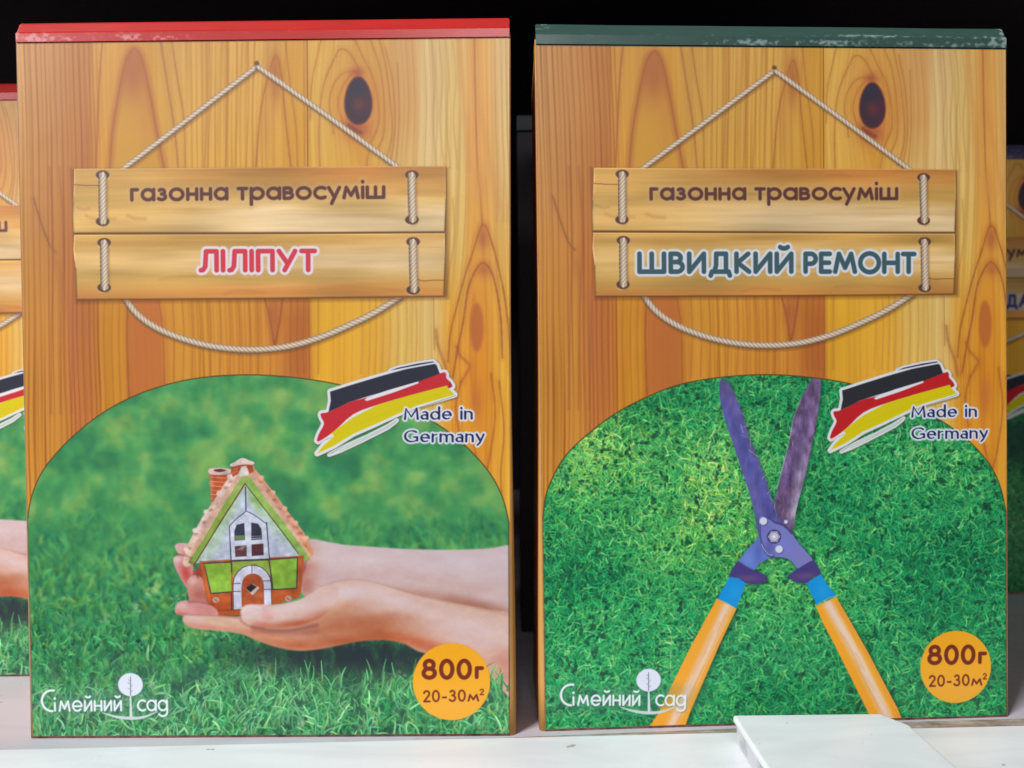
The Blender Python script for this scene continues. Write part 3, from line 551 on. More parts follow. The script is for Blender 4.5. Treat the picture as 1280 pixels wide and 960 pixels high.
    pt.poly(k((545, 830), (600, 795), (632, 792), (600, 830)), (190, 150, 150), soft=1, alpha=.7)
    # door arch
    ao = l(*([(525, 600), (522, 400)]+[(675+152*math.cos(math.radians(t)), 395-150*math.sin(math.radians(t))) for t in range(180, -1, -20)]+[(832, 560)]))
    pt.layer(ao, (214, 214, 234), soft=.5); pt.stroke(ao, .9, dk, .9, .4)
    ai = l(*([(592, 580), (588, 430)]+[(680+88*math.cos(math.radians(t)), 400-88*math.sin(math.radians(t))) for t in range(180, -1, -20)]+[(772, 560)])); pt.layer(ai, (184, 90, 56), [(*l((720, 480))[0], 5, 5, 0, (214, 130, 90), .6)], soft=.5)
    for P in (l((672, 250), (674, 308)), l((515, 395), (580, 390)), l((520, 455), (580, 455)), l((765, 372), (828, 370)), l((770, 440), (828, 436))): pt.stroke(P, .9, dk, .85, .4)
    pt.poly(l((620, 430), (680, 395), (735, 425), (680, 485)), (226, 206, 204), soft=.6); pt.poly(l((622, 428), (670, 395), (712, 418), (662, 462)), (54, 44, 52), soft=.5)
    for (x, y) in ((385, 522), (965, 512)):
        q = l((x, y))[0]; pt.poly([(q[0]+4.5*math.cos(t), q[1]+4*math.sin(t)) for t in np.linspace(0, 6.2, 10)], (206, 168, 156), soft=1); pt.stroke([q-(2, 1), q+(2, 2)], .8, (120, 60, 50), .8, .5)
    pt.stroke(l((345, 608), (590, 600)), 1, (120, 56, 36), .7, .6); pt.stroke(l((345, 640), (560, 655)), 1.6, (112, 44, 36), .8, .8); pt.stroke(l((290, 240), (345, 640)), 2, (206, 112, 66), .7, .9)

BL1 = [(900, 477), (908, 477), (917, 492), (928, 518), (936, 546), (948, 575), (957, 600), (968, 632), (978, 660), (972, 680), (950, 672), (944, 650), (938, 622), (924, 580), (915, 552), (906, 525), (900, 500)]
BL2 = [(1014, 476), (1020, 474.5), (1026, 477), (1024, 505), (1016, 550), (1006, 598), (996, 635), (990, 666), (975, 655), (966, 640), (972, 612), (978, 585), (986, 555), (991, 526), (1001, 500)]
def sp(x, y): return (880+x/6.4, 620+y/6.4)
def paint_shears(pt):
    s_ = lambda *ps: pt.b([sp(x, y) for x, y in ps]); b = lambda *ps: pt.b(ps)
    D = lambda x, y, rx, ry, rot, c, al: (*pt.b([(x, y)])[0], rx, ry, rot, c, al)
    # soft shade the tool casts on the lawn
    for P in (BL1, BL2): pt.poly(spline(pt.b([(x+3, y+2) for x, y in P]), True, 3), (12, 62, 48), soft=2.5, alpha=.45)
    pt.layer(spline(pt.b(BL2), True, 4), (112, 90, 132), [D(1018, 490, 8, 30, 12, (112, 88, 126), .9), D(1000, 560, 6, 40, 12, (88, 74, 112), .8), D(1000, 600, 8, 34, 12, (156, 142, 170), .85), D(994, 640, 8, 16, 12, (204, 194, 216), .95), D(978, 640, 7, 18, 12, (96, 66, 96), .7), D(1012, 548, 4, 34, 12, (140, 110, 156), .7), D(986, 600, 4, 30, 12, (88, 64, 120), .6), D(985, 616, 9, 4, 0, (128, 88, 110), .5)], soft=.7)
    pt.stroke(b((1001, 500), (991, 526), (986, 555), (978, 585), (971, 612)), 1.1, (190, 190, 200), .55, .6)
    pt.layer(spline(pt.b(BL1), True, 4), (94, 92, 160), [D(906, 485, 8, 20, -18, (98, 88, 136), .9), D(930, 560, 6, 50, -20, (86, 86, 160), .8), D(918, 510, 5, 16, -20, (106, 92, 154), .6), D(960, 640, 8, 26, -15, (82, 78, 150), .8), D(945, 625, 4, 20, -16, (112, 108, 180), .6), D(934, 545, 4, 40, -20, (96, 84, 150), .6)], soft=.7)
    pt.stroke(b((926, 532), (929, 542)), .7, (170, 170, 210), .8, .5); pt.stroke(b((911, 478), (918, 493), (929, 519), (937, 546)), .9, (100, 80, 110), .7, .5)
    for i in range(26):
        t = i/26; x = 921+t*50; y = 505+t*140; q = pt.rng; pt.stroke(b((x+q.normal(0, 2), y+q.normal(0, 3)), (x+q.normal(0, 4), y-6+q.normal(0, 3))), .8, (96, 160, 96) if i % 3 else (170, 190, 120), .75, .5)
        pt.stroke(b((x-24+q.normal(0, 2), y+q.normal(0, 3)+15), (x-22+q.normal(0, 4), y+8)), .8, (60, 140, 80), .6, .5)
    for BP, am in ((BL1, .16), (BL2, .34)):
        sl, X, Y, d = pt.poly_sd(spline(pt.b(BP), True, 4), 2); n = pt.noise(9, 12, 3)[sl]-.5; n_ = pt.noise(3, 18, 2)[sl]-.5
        k_ = np.clip(.5-d/1.4, 0, 1)[..., None]; pt.C[sl] = np.clip(pt.C[sl]*(1+k_*(n*am*2+n_*am)[..., None]), 0, 1)
    for _ in range(60):
        t = pt.rng.random(); x = 1003-t*30+pt.rng.normal(0, 5); y = 500+t*150; pt.stroke(pt.b([(x, y), (x+pt.rng.normal(0, 1.5), y+pt.rng.uniform(2, 7))]), .6, (196, 190, 210) if _ % 2 else (80, 64, 96), .4, .5)
    # arms of the pivot
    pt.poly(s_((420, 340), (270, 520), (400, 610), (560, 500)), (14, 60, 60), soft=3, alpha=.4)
    pt.layer(s_((440, 320), (400, 380), (330, 450), (272, 532), (330, 575), (402, 600), (440, 545), (520, 500), (600, 480)), (98, 120, 196), [D(935, 700, 8, 10, 0, (112, 136, 214), .8), D(948, 690, 5, 14, 0, (84, 98, 172), .7)], soft=.7)
    body = s_((440, 180), (470, 165), (510, 185), (560, 215), (640, 245), (700, 300), (760, 385), (820, 450), (870, 525), (800, 560), (745, 580), (700, 525), (640, 495), (560, 490), (500, 460), (460, 390), (445, 300))
    pt.stroke(spline(body, True, 3)+np.array([1.2, 1.4]), 2.4, (34, 36, 80), .6, 1.4)
    pt.layer(spline(body, True, 4), (118, 124, 188), [D(*sp(640, 400), 16, 12, 30, (122, 124, 200), .8), D(*sp(520, 420), 7, 14, 10, (88, 84, 160), .7), D(*sp(800, 500), 12, 9, 30, (128, 122, 184), .8), D(*sp(490, 260), 8, 14, 0, (116, 112, 190), .8)], soft=.7)
    pt.stroke(spline(s_((450, 230), (452, 330), (475, 410), (510, 465), (560, 485))), 1.5, (62, 58, 120), .8, .8); pt.stroke(spline(s_((462, 390), (480, 430), (515, 470), (545, 478))), .9, (214, 214, 236), .85, .5)
    pt.stroke(spline(s_((560, 215), (640, 245), (700, 305))), 1.8, (56, 52, 124), .8, .9)
    for (x, y, r) in ((474, 207, 4.9), (600, 430, 4.9), (655, 212, 2.5)):
        q = s_((x, y))[0]; pt.poly([(q[0]+r*math.cos(t)+.8, q[1]+r*math.sin(t)+1) for t in np.linspace(0, 6.2, 14)], (52, 50, 110), soft=1.2, alpha=.7); pt.layer(np.array([(q[0]+r*math.cos(t), q[1]+r*math.sin(t)) for t in np.linspace(0, 6.0, 16)]), (212, 212, 232), soft=.7)
    q = s_((560, 330))[0]
    for r, c in ((9.2, (60, 58, 118)), (7.8, (196, 196, 212)), (6.4, (126, 126, 150)), (5.2, (206, 206, 222)), (3.4, (156, 158, 178)), (2.4, (228, 228, 240))):
        n = 6 if r in (7.8,) else 16; pt.poly([(q[0]+r*math.cos(t), q[1]+r*math.sin(t)) for t in np.linspace(0, 2*math.pi, n, endpoint=False)], c, soft=.6)
    # bolsters
    for P, P2 in ((s_((270, 530), (330, 565), (400, 600), (450, 615), (500, 645), (490, 690), (430, 708), (350, 705), (280, 680), (205, 650), (225, 595)), None), (s_((870, 520), (905, 560), (935, 625), (880, 650), (820, 700), (740, 690), (672, 650), (700, 618), (745, 590), (800, 555)), None)):
        c = P.mean(0); pt.stroke(np.vstack([P, P[:1]])+np.array([1, 1.5]), 2, (20, 40, 50), .5, 1.6)
        pt.layer(spline(P, True, 3), (72, 60, 122), [(c[0], c[1]+4, 14, 4, 0, (112, 84, 124), .7), (c[0]-3, c[1]-4, 10, 4, 0, (66, 58, 132), .6)], soft=.8)
    # ferrules and wooden grips
    blue = (22, 142, 214)
    LG = b((896, 749), (921, 761), (900, 805), (876, 860), (862, 892), (855, 912), (809, 912), (822, 893), (838, 860), (860, 815), (880, 778))
    RG = b((1020, 758), (1045, 746), (1062, 775), (1085, 815), (1106, 855), (1122, 885), (1130, 905), (1093, 905), (1080, 880), (1060, 840), (1040, 800), (1028, 778))
    for GP, s in ((LG, 1), (RG, -1)):
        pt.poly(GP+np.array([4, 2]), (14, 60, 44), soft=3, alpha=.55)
    lgl = [b((911, 752), (880, 820), (838, 908))[i] for i in range(3)]; rgl = [b((1036, 756), (1072, 820), (1112, 900))[i] for i in range(3)]
    pt.layer(LG, (234, 160, 46), [], [(np.array(lgl)+np.array([1, 0]), 13, (226, 184, 148), .9, 4), (np.array(lgl), 5, (232, 204, 190), .75, 3), (b((920, 765), (875, 862), (858, 908)), 2, (214, 134, 40), .7, 1.6)], soft=.7)
    pt.layer(RG, (236, 160, 40), [], [(np.array(rgl)+np.array([-1, 0]), 13, (226, 188, 156), .9, 4), (np.array(rgl), 6, (228, 206, 196), .8, 3), (b((1046, 752), (1088, 825), (1126, 900)), 2, (220, 146, 60), .7, 1.6)], soft=.7)
    for L_, dx in ((lgl, 1), (rgl, -1)):
        for q_ in range(14):
            o_ = pt.rng.normal(0, 5.5); a_, b_ = sorted(pt.rng.random(2)); A_ = np.array(L_); e0 = A_[0]*(1-a_)+A_[2]*a_; e1 = A_[0]*(1-b_)+A_[2]*b_
            pt.stroke([e0+(o_, 0), (e0+e1)/2+(o_+pt.rng.normal(0, .6), 0), e1+(o_, 0)], 1.1, (206, 126, 50) if q_ % 2 else (244, 206, 160), .38, 1.0)
    for P in (s_((205, 652), (270, 660), (335, 700), (300, 800), (252, 905), (180, 855), (105, 828), (150, 745)), s_((822, 700), (880, 660), (935, 628), (985, 710), (1060, 802), (985, 825), (905, 872), (862, 790))):
        pt.layer(P, blue, [(*(P.mean(0)+np.array([4, 0])), 9, 12, 0, (40, 156, 222), .6)], soft=.7)
    pt.stroke(s_((105, 830), (180, 858), (252, 905)), 1, (214, 190, 160), .7, .6); pt.stroke(s_((905, 872), (985, 825), (1060, 800)), 1, (214, 190, 160), .7, .6)

FLAG = [(400, 572), (404, 560), (416, 549), (398, 556), (400, 545), (407, 530), (402, 522), (405, 517), (412, 514), (413, 504), (411, 494), (420, 489), (450, 478), (488, 466), (500, 460), (530, 454), (543, 454), (548, 462), (557, 467), (560, 475), (563, 481), (561, 488), (570, 497), (552, 503), (515, 515), (495, 526), (482, 531), (440, 552), (414, 569)]
def flag_pts(pt, p):
    if pt.kind == 'house': return pt.a(p)
    p = np.array(p, float); q = p.copy()   # the right carton's own flag, measured from its photograph
    q[:, 0] = 1037+(p[:, 0]-396)*(1198-1037)/(571-396); q[:, 1] = 452+(p[:, 1]-454)*(567-452)/(573-454); return pt.b(q)
def paint_flag(pt):
    f = lambda *p: flag_pts(pt, p); k = lambda *p: flag_pts(pt, [(380+x/5.333, 440+y/5.333) for x, y in p])
    wh = (222, 222, 228)
    red = spline(k((115, 425), (165, 415), (300, 350), (420, 320), (600, 270), (900, 160), (945, 160), (950, 190), (985, 230), (960, 260), (700, 310), (500, 365), (330, 430), (200, 545), (95, 612), (100, 565), (135, 495), (118, 455)), True, 3)
    blk = k((175, 280), (300, 240), (500, 180), (680, 130), (870, 92), (885, 105), (900, 145), (905, 160), (760, 215), (600, 262), (430, 310), (300, 350), (230, 385), (165, 415), (180, 340))
    top = k((575, 140), (620, 122), (760, 92), (860, 78), (870, 84), (700, 115)); 
    yel = k((955, 238), (965, 262), (1005, 300), (900, 330), (760, 370), (620, 430), (480, 495), (330, 560), (200, 640), (90, 692), (130, 640), (200, 580), (185, 555), (330, 450), (500, 365), (700, 305))
    scr = k((170, 700), (260, 650), (420, 580), (560, 510), (620, 470), (612, 480), (560, 520), (380, 610), (240, 675))
    for P, g in ((red, 4.2), (blk, 4.2), (top, 3.4), (yel, 4.2), (scr, 3.0)): pt.poly([(x+.6, y+1.2) for x, y in P], (90, 90, 60), soft=1.2, alpha=.5, grow=g+.4)
    for P, g in ((red, 3.6), (blk, 3.6), (top, 2.6), (yel, 3.6), (scr, 2.6)): pt.poly(P, wh, soft=.6, grow=g)
    pt.poly(red, (196, 44, 54) if pt.kind == 'house' else (190, 34, 40), soft=.6); pt.poly(yel, (212, 196, 20), soft=.6); pt.poly(blk, (46, 48, 62) if pt.kind == 'house' else (44, 46, 52), soft=.6); pt.poly(top, (54, 58, 82), soft=.4); pt.stroke(k((580, 143), (720, 118), (872, 92)), 1.2, wh, .9, .5)
    pt.stroke(k((90, 625), (195, 570)), 1.6, wh, .9, .5); pt.stroke(scr, .8, (120, 160, 120), .6, .6)
    pt.poly(k((405, 335), (420, 322), (560, 270), (762, 212), (765, 224), (600, 285), (420, 342)), (226, 226, 230), soft=.6)
    pt.stroke(k((150, 600), (300, 520), (600, 400), (900, 300)), 1, (190, 150, 20), .12, 2)
    if pt.kind == 'house': l1 = (pt.a([(505, 528)])[0], pt.a([(591, 527.5)])[0]); l2 = (pt.a([(505, 556)])[0], pt.a([(606, 556)])[0])
    else: l1 = (pt.b([(1139, 523)])[0], pt.b([(1221, 522)])[0]); l2 = (pt.b([(1139, 550)])[0], pt.b([(1235, 549)])[0])
    navy = (30, 34, 76)
    for t, (p, q) in (('Made in', l1), ('Germany', l2)):
        pens = set_text(t, p, q, 15.6, 11.4, 2.7, 1.5, thin=.42); text(pt, pens, navy, 2.3, (218, 222, 238), soft=.55)

def paint_badge(pt):
    if pt.kind == 'house': c = pt.a([(564.5, 853)])[0]; r = (48.2, 48.2); f = lambda x, y: pt.a([(x, y)])[0]
    else: c = pt.b([(1194.5, 833)])[0]; r = (46.8, 46.8); f = lambda x, y: pt.b([((x-564.5)*.955+1194.5, (y-853)*.965+833-(x-564.5)*.012)])[0]
    P = np.array([(c[0]+r[0]*math.cos(t), c[1]+r[1]*math.sin(t)) for t in np.linspace(0, 2*math.pi, 72, endpoint=False)])
    pt.badge = P; pt.layer(P, (234, 166, 38), [(c[0], c[1]-30, 50, 26, 0, (232, 160, 20), .7), (c[0]+5, c[1]+34, 40, 20, 0, (230, 166, 70), .4)], soft=.6)
    br = (112, 40, 24)
    text(pt, set_text('800', f(527, 850.5), f(590, 850.5), 26.5, 26.5, 5.1, 2.9, lowset={}), br, soft=.6)
    text(pt, set_text('г', f(593.5, 849.5), f(605, 849.5), 16, 16, 4.8, 2), br, soft=.6)
    text(pt, set_text('20-30', f(529, 878.5), f(582.5, 877.5), 15.4, 15.4, 2.3, 2.4, lowset={}), br, soft=.6)
    text(pt, set_text('м', f(584.5, 877.5), f(599, 877.3), 9.6, 9.6, 2.4, 2), br, soft=.6); text(pt, set_text('2', f(599.5, 869.5), f(605, 869.5), 8.2, 8.2, 1.5, 1, lowset={}), br, soft=.55)

def paint_logo(pt):
    if pt.kind == 'house': f = lambda x, y: pt.a([(x, y)])[0]
    else: f = lambda x, y: pt.b([((x-52)*(858-700)/(211-52)+700, (y-889)*.98+882+(x-52)*.004)])[0]
    q = f(130, 880); sl, X, Y = pt.win(q[0]-110, q[1]-34, q[0]+110, q[1]+34)
    pt.mix(sl, .34*np.exp(-(((X-q[0])/88)**4+((Y-q[1])/17)**4)), (70, 108, 96))
    wh = (222, 228, 234); gl = (120, 150, 140)
    T = []
    T += set_text('С', f(51, 890), f(69, 890), 28, 28, 2.9, 1, lowset={}); T += set_text('і', f(67.5, 890), f(71, 890), 13.5, 13.5, 2.6, 1) if False else []
    x = f(69, 890); T.append((np.array([[x[0], x[1]-1.5], [x[0], x[1]-11]]), [1.35]*2)); T.append((np.array([[x[0], x[1]-16.5], [x[0]+.1, x[1]-16.8]]), [1.6]*2))
    T += set_text('мейний', f(73.5, 890), f(153, 889.5), 14.5, 14.5, 2.6, 2.2); T += set_text('сад', f(171.5, 889.5), f(210.5, 889.5), 15, 15, 2.6, 1.5)
    text(pt, [(p+np.array([.8, 1.0]), h) for p, h in T], (52, 92, 74), soft=1.1, alpha=.5); text(pt, T, wh, soft=.6)
    P = spline(np.array([f(128, 891), f(145, 896), f(163, 898), (f(180, 896.5)), f(197, 890)]), n=6); n = len(P); hw = [.5+1.5*math.sin(math.pi*i/(n-1)) for i in range(n)]
    text(pt, [(P, hw)], (196, 204, 206), soft=.6)
    c = f(163.5, 856.5); pt.poly([(c[0]+15.8*math.cos(t)+.8, c[1]+14.8*math.sin(t)+1) for t in np.linspace(0, 6.28, 36, endpoint=False)], (50, 84, 70), soft=1.5, alpha=.5)
    pt.poly([(c[0]+15.6*math.cos(t), c[1]+14.6*math.sin(t)) for t in np.linspace(0, 2*math.pi, 40, endpoint=False)], (214, 218, 234), soft=.7)
    t0 = f(163.5, 847); t1 = f(163.5, 871); t2 = f(164, 895)
    pt.stroke([t0, t1], 1.1, (104, 112, 118), .95, .5)
    for dx, dy in ((-3, -16), (3, -13), (-3, -9), (3, -6), (-2.4, -20)): pt.stroke([(t1[0], t1[1]+dy+1), (t1[0]+dx, t1[1]+dy-1.5)], .6, (124, 132, 138), .9, .4)
    text(pt, [(np.array([t1, t2]), [1.0, 1.7])], (206, 214, 216), soft=.6)

def paint_titles(pt):
    br = (112, 72, 62)
    sl, X, Y, d = pen_sd(pt, set_text('газонна', pt.a([(163, 254.5)])[0], pt.a([(286, 253)])[0], 17, 17, 4.3, 1.7), 8)
    for t, p, q in (('газонна', (163, 254.5), (286, 253)), ('травосуміш', (296, 253), (482, 251))):
        P = set_text(t, pt.a([p])[0], pt.a([q])[0], 16.8, 16.8, 4.3, 1.7 if t[0] == 'г' else 1.2)
        text(pt, P, (96, 58, 54), 3.5, (204, 168, 128), soft=.7, osoft=2.5, oalpha=.35)
    if pt.kind == 'house':
        P = set_text('ЛІЛІПУТ', pt.a([(248.5, 343.5)])[0], pt.a([(396.5, 343)])[0], 29, 29, 5.8, 2.8, lowset={}); text(pt, P, (206, 62, 74), 3.4, (228, 214, 222), soft=.6)
    elif pt.kind == 'shears':
        for t, p, q in (('ШВИДКИЙ', (796.5, 344), (992, 343.5)), ('РЕМОНТ', (1004, 343.5), (1145.5, 343.5))):
            P = set_text(t, pt.b([p])[0], pt.b([q])[0], 28.5, 28.5, 6.0, 3.4 if t[0] == 'Ш' else 2.2, lowset={}); text(pt, P, (66, 92, 100), 3.0, (214, 220, 230), soft=.6)
    else:
        P = set_text('ДА', (384, 322), (432, 322), 26, 26, 5.6, 3.5, lowset={}, capset=dict(CAPS, **{'А': G(.8, [(0, 0), (.4, 1), (.8, 0)], [(.14, .34), (.66, .34)])})); text(pt, P, (70, 62, 104), 3, (176, 168, 176), soft=.6)

def paint_band(pt, h, col, hi):
    """the coloured strip printed round the lid, with its ink rubbed white along the fold and, off the red lid, pale reflections painted in"""
    sl, X, Y = pt.win(0, 0, 600, h-.5); n = pt.noise(30, 6, 3)[sl]
    pt.C[sl] = np.array(col)/255*(1+.06*(n-.5))[..., None]
    fine = pt.noise(4.5, 2.2, 3)[sl]; nn = pt.noise(26, 9, 2)[sl]
    fold = 17.0
    if pt.kind == 'house': reg = np.exp(-((Y-23)/4.5)**2)*(np.exp(-((X-35)/38)**4)*1.1+np.exp(-((X-150)/62)**4)*.55)+np.exp(-((X-1)/2.5)**2)*.5
    else: reg = np.exp(-((Y-24)/3.6)**2)*(np.exp(-((X-320)/110)**4)*.7+np.exp(-((X-520)/60)**4)*.55)+np.exp(-((Y-15)/2.2)**2)*np.exp(-((X-480)/120)**4)*.62+np.exp(-((X-597)/4)**2)*.7+np.exp(-((X-8)/10)**2-((Y-6)/6)**2)*.8+np.exp(-((X-583)/6)**2-((Y-24)/7)**2)*.9  # pale flecks here also paint in thin light reflections
    m = np.clip((fine*.75+nn*.35-.56+(reg-.5)*.32)*9, 0, 1)*np.clip(reg*2.2, 0, 1); pt.mix(sl, pt.blur(m.astype(np.float32), .45*pt.S)*.48, hi)
    m2 = np.clip((fine-.66)*7, 0, 1)*np.exp(-((Y-fold)/3)**2)*.15; pt.mix(sl, m2, hi)

def paint(kind, S, seed):
    pt = Painter(S, kind, seed); paint_wood(pt); paint_ropes(pt); paint_sign(pt); paint_titles(pt)
    AP = arch_poly(pt); sl, X, Y, d = pt.poly_sd(AP, 4)
    g = grass_far(pt) if kind == 'house' else grass_near(pt)
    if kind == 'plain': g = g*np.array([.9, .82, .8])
    mk = np.clip(.5-d/1.2, 0, 1)[..., None]; pt.C[sl] = pt.C[sl]*(1-mk)+g[sl]*mk
    if kind == 'house': paint_hands(pt); paint_house(pt); house_texture(pt); paint_hand_front(pt); grass_over(pt)
    elif kind == 'shears': paint_shears(pt)
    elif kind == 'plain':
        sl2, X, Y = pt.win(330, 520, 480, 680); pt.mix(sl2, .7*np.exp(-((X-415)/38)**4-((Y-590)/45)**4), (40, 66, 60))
    top = AP[:-2]; pt.stroke(np.vstack([top, [(PU-1.2, PV-2)]]), 1.5, (84, 66, 34), .85, .5); pt.stroke(np.array([(1.4, PV-2), tuple(top[0])]), 1.2, (84, 76, 44), .6, .5)
    paint_flag(pt); paint_badge(pt); paint_logo(pt)
    # ink grain
    pt.C *= (1+.025*(pt.rng.random((pt.H, pt.W, 1)).astype(np.float32)-.5))
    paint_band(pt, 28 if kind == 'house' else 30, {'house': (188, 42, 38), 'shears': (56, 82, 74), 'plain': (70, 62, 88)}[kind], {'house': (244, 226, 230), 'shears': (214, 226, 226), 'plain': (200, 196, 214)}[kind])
    img = bpy.data.images.new('carton_print_'+kind, pt.W, pt.H, alpha=False)
    px = np.ones((pt.H, pt.W, 4), np.float32); px[..., :3] = np.clip(pt.C, 0, 1)[::-1]
    img.pixels.foreach_set(px.ravel()); img.update(); img.pack()
    return img, pt

# ------------------------------------------------------------------ materials
def mat(name, col=(.5, .5, .5), rough=.5, spec=.5, coat=0):
    m = bpy.data.materials.new(name); m.use_nodes = True; b = m.node_tree.nodes['Principled BSDF']
    b.inputs['Base Color'].default_value = (*col, 1); b.inputs['Roughness'].default_value = rough; b.inputs['Specular IOR Level'].default_value = spec; b.inputs['Coat Weight'].default_value = coat
    return m
def card_bump(m, scale=90, dist=.00004, strength=.25):
    nt = m.node_tree; tc = nt.nodes.new('ShaderNodeTexCoord'); n = nt.nodes.new('ShaderNodeTexNoise'); n.inputs['Scale'].default_value = scale; n.inputs['Detail'].default_value = 4
    b = nt.nodes.new('ShaderNodeBump'); b.inputs['Distance'].default_value = dist; b.inputs['Strength'].default_value = strength
    nt.links.new(tc.outputs['Object'], n.inputs['Vector']); nt.links.new(n.outputs['Fac'], b.inputs['Height']); nt.links.new(b.outputs['Normal'], nt.nodes['Principled BSDF'].inputs['Normal'])
def print_mat(name, img, rough=.38, spec=.35):
    m = mat(name, rough=rough, spec=spec); nt = m.node_tree; t = nt.nodes.new('ShaderNodeTexImage'); t.image = img; t.interpolation = 'Cubic'; t.extension = 'EXTEND'
    nt.links.new(t.outputs['Color'], nt.nodes['Principled BSDF'].inputs['Base Color']); card_bump(m, 11, .006, .14); return m
def ramp(nt, fac, stops):
    r = nt.nodes.new('ShaderNodeValToRGB'); e = r.color_ramp.elements
    while len(e) < len(stops): e.new(.5)
    for k, (p, c) in zip(e, stops): k.position = p; k.color = (*c, 1)
    nt.links.new(fac, r.inputs['Fac']); return r.outputs['Color']
def side_wood(name, c1, c2):
    m = mat(name, rough=.42, spec=.35); nt = m.node_tree; tc = nt.nodes.new('ShaderNodeTexCoord'); mp = nt.nodes.new('ShaderNodeMapping'); mp.inputs['Scale'].default_value = (220, 220, 7)
    n = nt.nodes.new('ShaderNodeTexNoise'); n.inputs['Scale'].default_value = 1; n.inputs['Detail'].default_value = 3
    nt.links.new(tc.outputs['Object'], mp.inputs['Vector']); nt.links.new(mp.outputs['Vector'], n.inputs['Vector'])
    nt.links.new(ramp(nt, n.outputs['Fac'], [(.35, c1), (.62, c2)]), nt.nodes['Principled BSDF'].inputs['Base Color']); return m
def lin(c): return tuple(((v/255)/12.92 if v/255 < .04045 else ((v/255+.055)/1.055)**2.4) for v in c)
def smudge(nt, tc):
    b = nt.nodes['Principled BSDF']; src = b.inputs['Base Color'].links[0].from_socket
    n = nt.nodes.new('ShaderNodeTexNoise'); n.inputs['Scale'].default_value = 14; n.inputs['Detail'].default_value = 6; n.inputs['Distortion'].default_value = 1.2
    mp = nt.nodes.new('ShaderNodeMapping'); mp.inputs['Scale'].default_value = (1, 3.5, 1); nt.links.new(tc.outputs['Object'], mp.inputs['Vector']); nt.links.new(mp.outputs['Vector'], n.inputs['Vector'])
    c = ramp(nt, n.outputs['Fac'], [(.35, (.90, .89, .90)), (.6, (1, 1, 1))])
    v = nt.nodes.new('ShaderNodeTexNoise'); v.inputs['Scale'].default_value = 210; v.inputs['Detail'].default_value = 2; nt.links.new(tc.outputs['Object'], v.inputs['Vector'])
    c2 = ramp(nt, v.outputs['Fac'], [(.235, (.55, .52, .50)), (.27, (1, 1, 1))])
    for cc in (c, c2):
        m = nt.nodes.new('ShaderNodeMix'); m.data_type = 'RGBA'; m.blend_type = 'MULTIPLY'; m.inputs[0].default_value = 1
        nt.links.new(src, m.inputs[6]); nt.links.new(cc, m.inputs[7]); src = m.outputs[2]
    nt.links.new(src, b.inputs['Base Color'])
def dirty(name, base, dirt, rough, scale=40, lo=.62, hi=.78, sx=1.0):
    m = mat(name, base, rough, .4); nt = m.node_tree; tc = nt.nodes.new('ShaderNodeTexCoord'); mp = nt.nodes.new('ShaderNodeMapping'); mp.inputs['Scale'].default_value = (sx, 1, 1)
    n = nt.nodes.new('ShaderNodeTexNoise'); n.inputs['Scale'].default_value = scale; n.inputs['Detail'].default_value = 8; n.inputs['Roughness'].default_value = .7
    nt.links.new(tc.outputs['Object'], mp.inputs['Vector']); nt.links.new(mp.outputs['Vector'], n.inputs['Vector'])
    nt.links.new(ramp(nt, n.outputs['Fac'], [(lo, base), (hi, dirt)]), nt.nodes['Principled BSDF'].inputs['Base Color'])
    smudge(nt, tc)
    b = nt.nodes.new('ShaderNodeBump'); b.inputs['Distance'].default_value = .0003; b.inputs['Strength'].default_value = .2
    nt.links.new(n.outputs['Fac'], b.inputs['Height']); nt.links.new(b.outputs['Normal'], nt.nodes['Principled BSDF'].inputs['Normal']); return m
M_SIDE = side_wood('carton_side_print', lin((186, 106, 40)), lin((222, 158, 74)))
M_CORNER = side_wood('carton_corner_print', lin((186, 130, 62)), lin((206, 156, 88)))
M_FLAP = dirty('rubbed_bottom_flap', lin((168, 122, 104)), lin((92, 64, 52)), .8, 260, .4, .65)
M_FOLD = mat('rubbed_fold', lin((150, 132, 104)), .7, .2)
M_EDGE = mat('pale_card_edge', lin((206, 176, 130)), .7, .2)
M_WHITE = mat('white_shelf_paint', (.74, .73, .76), .42, .4)
M_SHELF = dirty('shelf_paint', (.60, .57, .64), (.36, .32, .31), .5, 45, .6, .82)
M_RAIL = dirty('price_rail_plastic', (.88, .90, .96), (.5, .5, .53), .4, 60, .66, .80)
M_GRIME = dirty('grimy_shelf_edge', (.50, .42, .37), (.16, .10, .07), .8, 160, .38, .66, .4)
M_HOLD = dirty('holder_plastic', (.86, .89, .95), (.5, .5, .5), .35, 55, .76, .86)
M_HSIDE = dirty('holder_side_plastic', (.62, .63, .67), (.3, .3, .32), .4, 90, .5, .75)
M_BACK = mat('dark_shelf_back', (.022, .016, .018), .7, .2)

# ------------------------------------------------------------------ mesh helpers
def link(name, verts, faces, material, parent=None, uvs=None, smooth=False, bevel=0, mats=None, fm=None):
    me = bpy.data.meshes.new(name); me.from_pydata([tuple(map(float, v)) for v in verts], [], faces)
    for mm in (mats or [material]): me.materials.append(mm)
    if fm:
        for p, k in zip(me.polygons, fm): p.material_index = k
    if uvs is not None:
        ul = me.uv_layers.new(name='print')
        for lp in me.loops: ul.data[lp.index].uv = uvs[lp.vertex_index]
    if smooth:
        for p in me.polygons: p.use_smooth = True
    me.update(); o = bpy.data.objects.new(name, me); COL.objects.link(o)
    if parent: o.parent = parent
    if bevel:
        b = o.modifiers.new('bevel', 'BEVEL'); b.width = bevel; b.segments = 3; b.limit_method = 'ANGLE'
    return o
def tag(o, label=None, cat=None, group=None, kind=None):
    for k, v in (('label', label), ('category', cat), ('group', group), ('kind', kind)):
        if v: o[k] = v

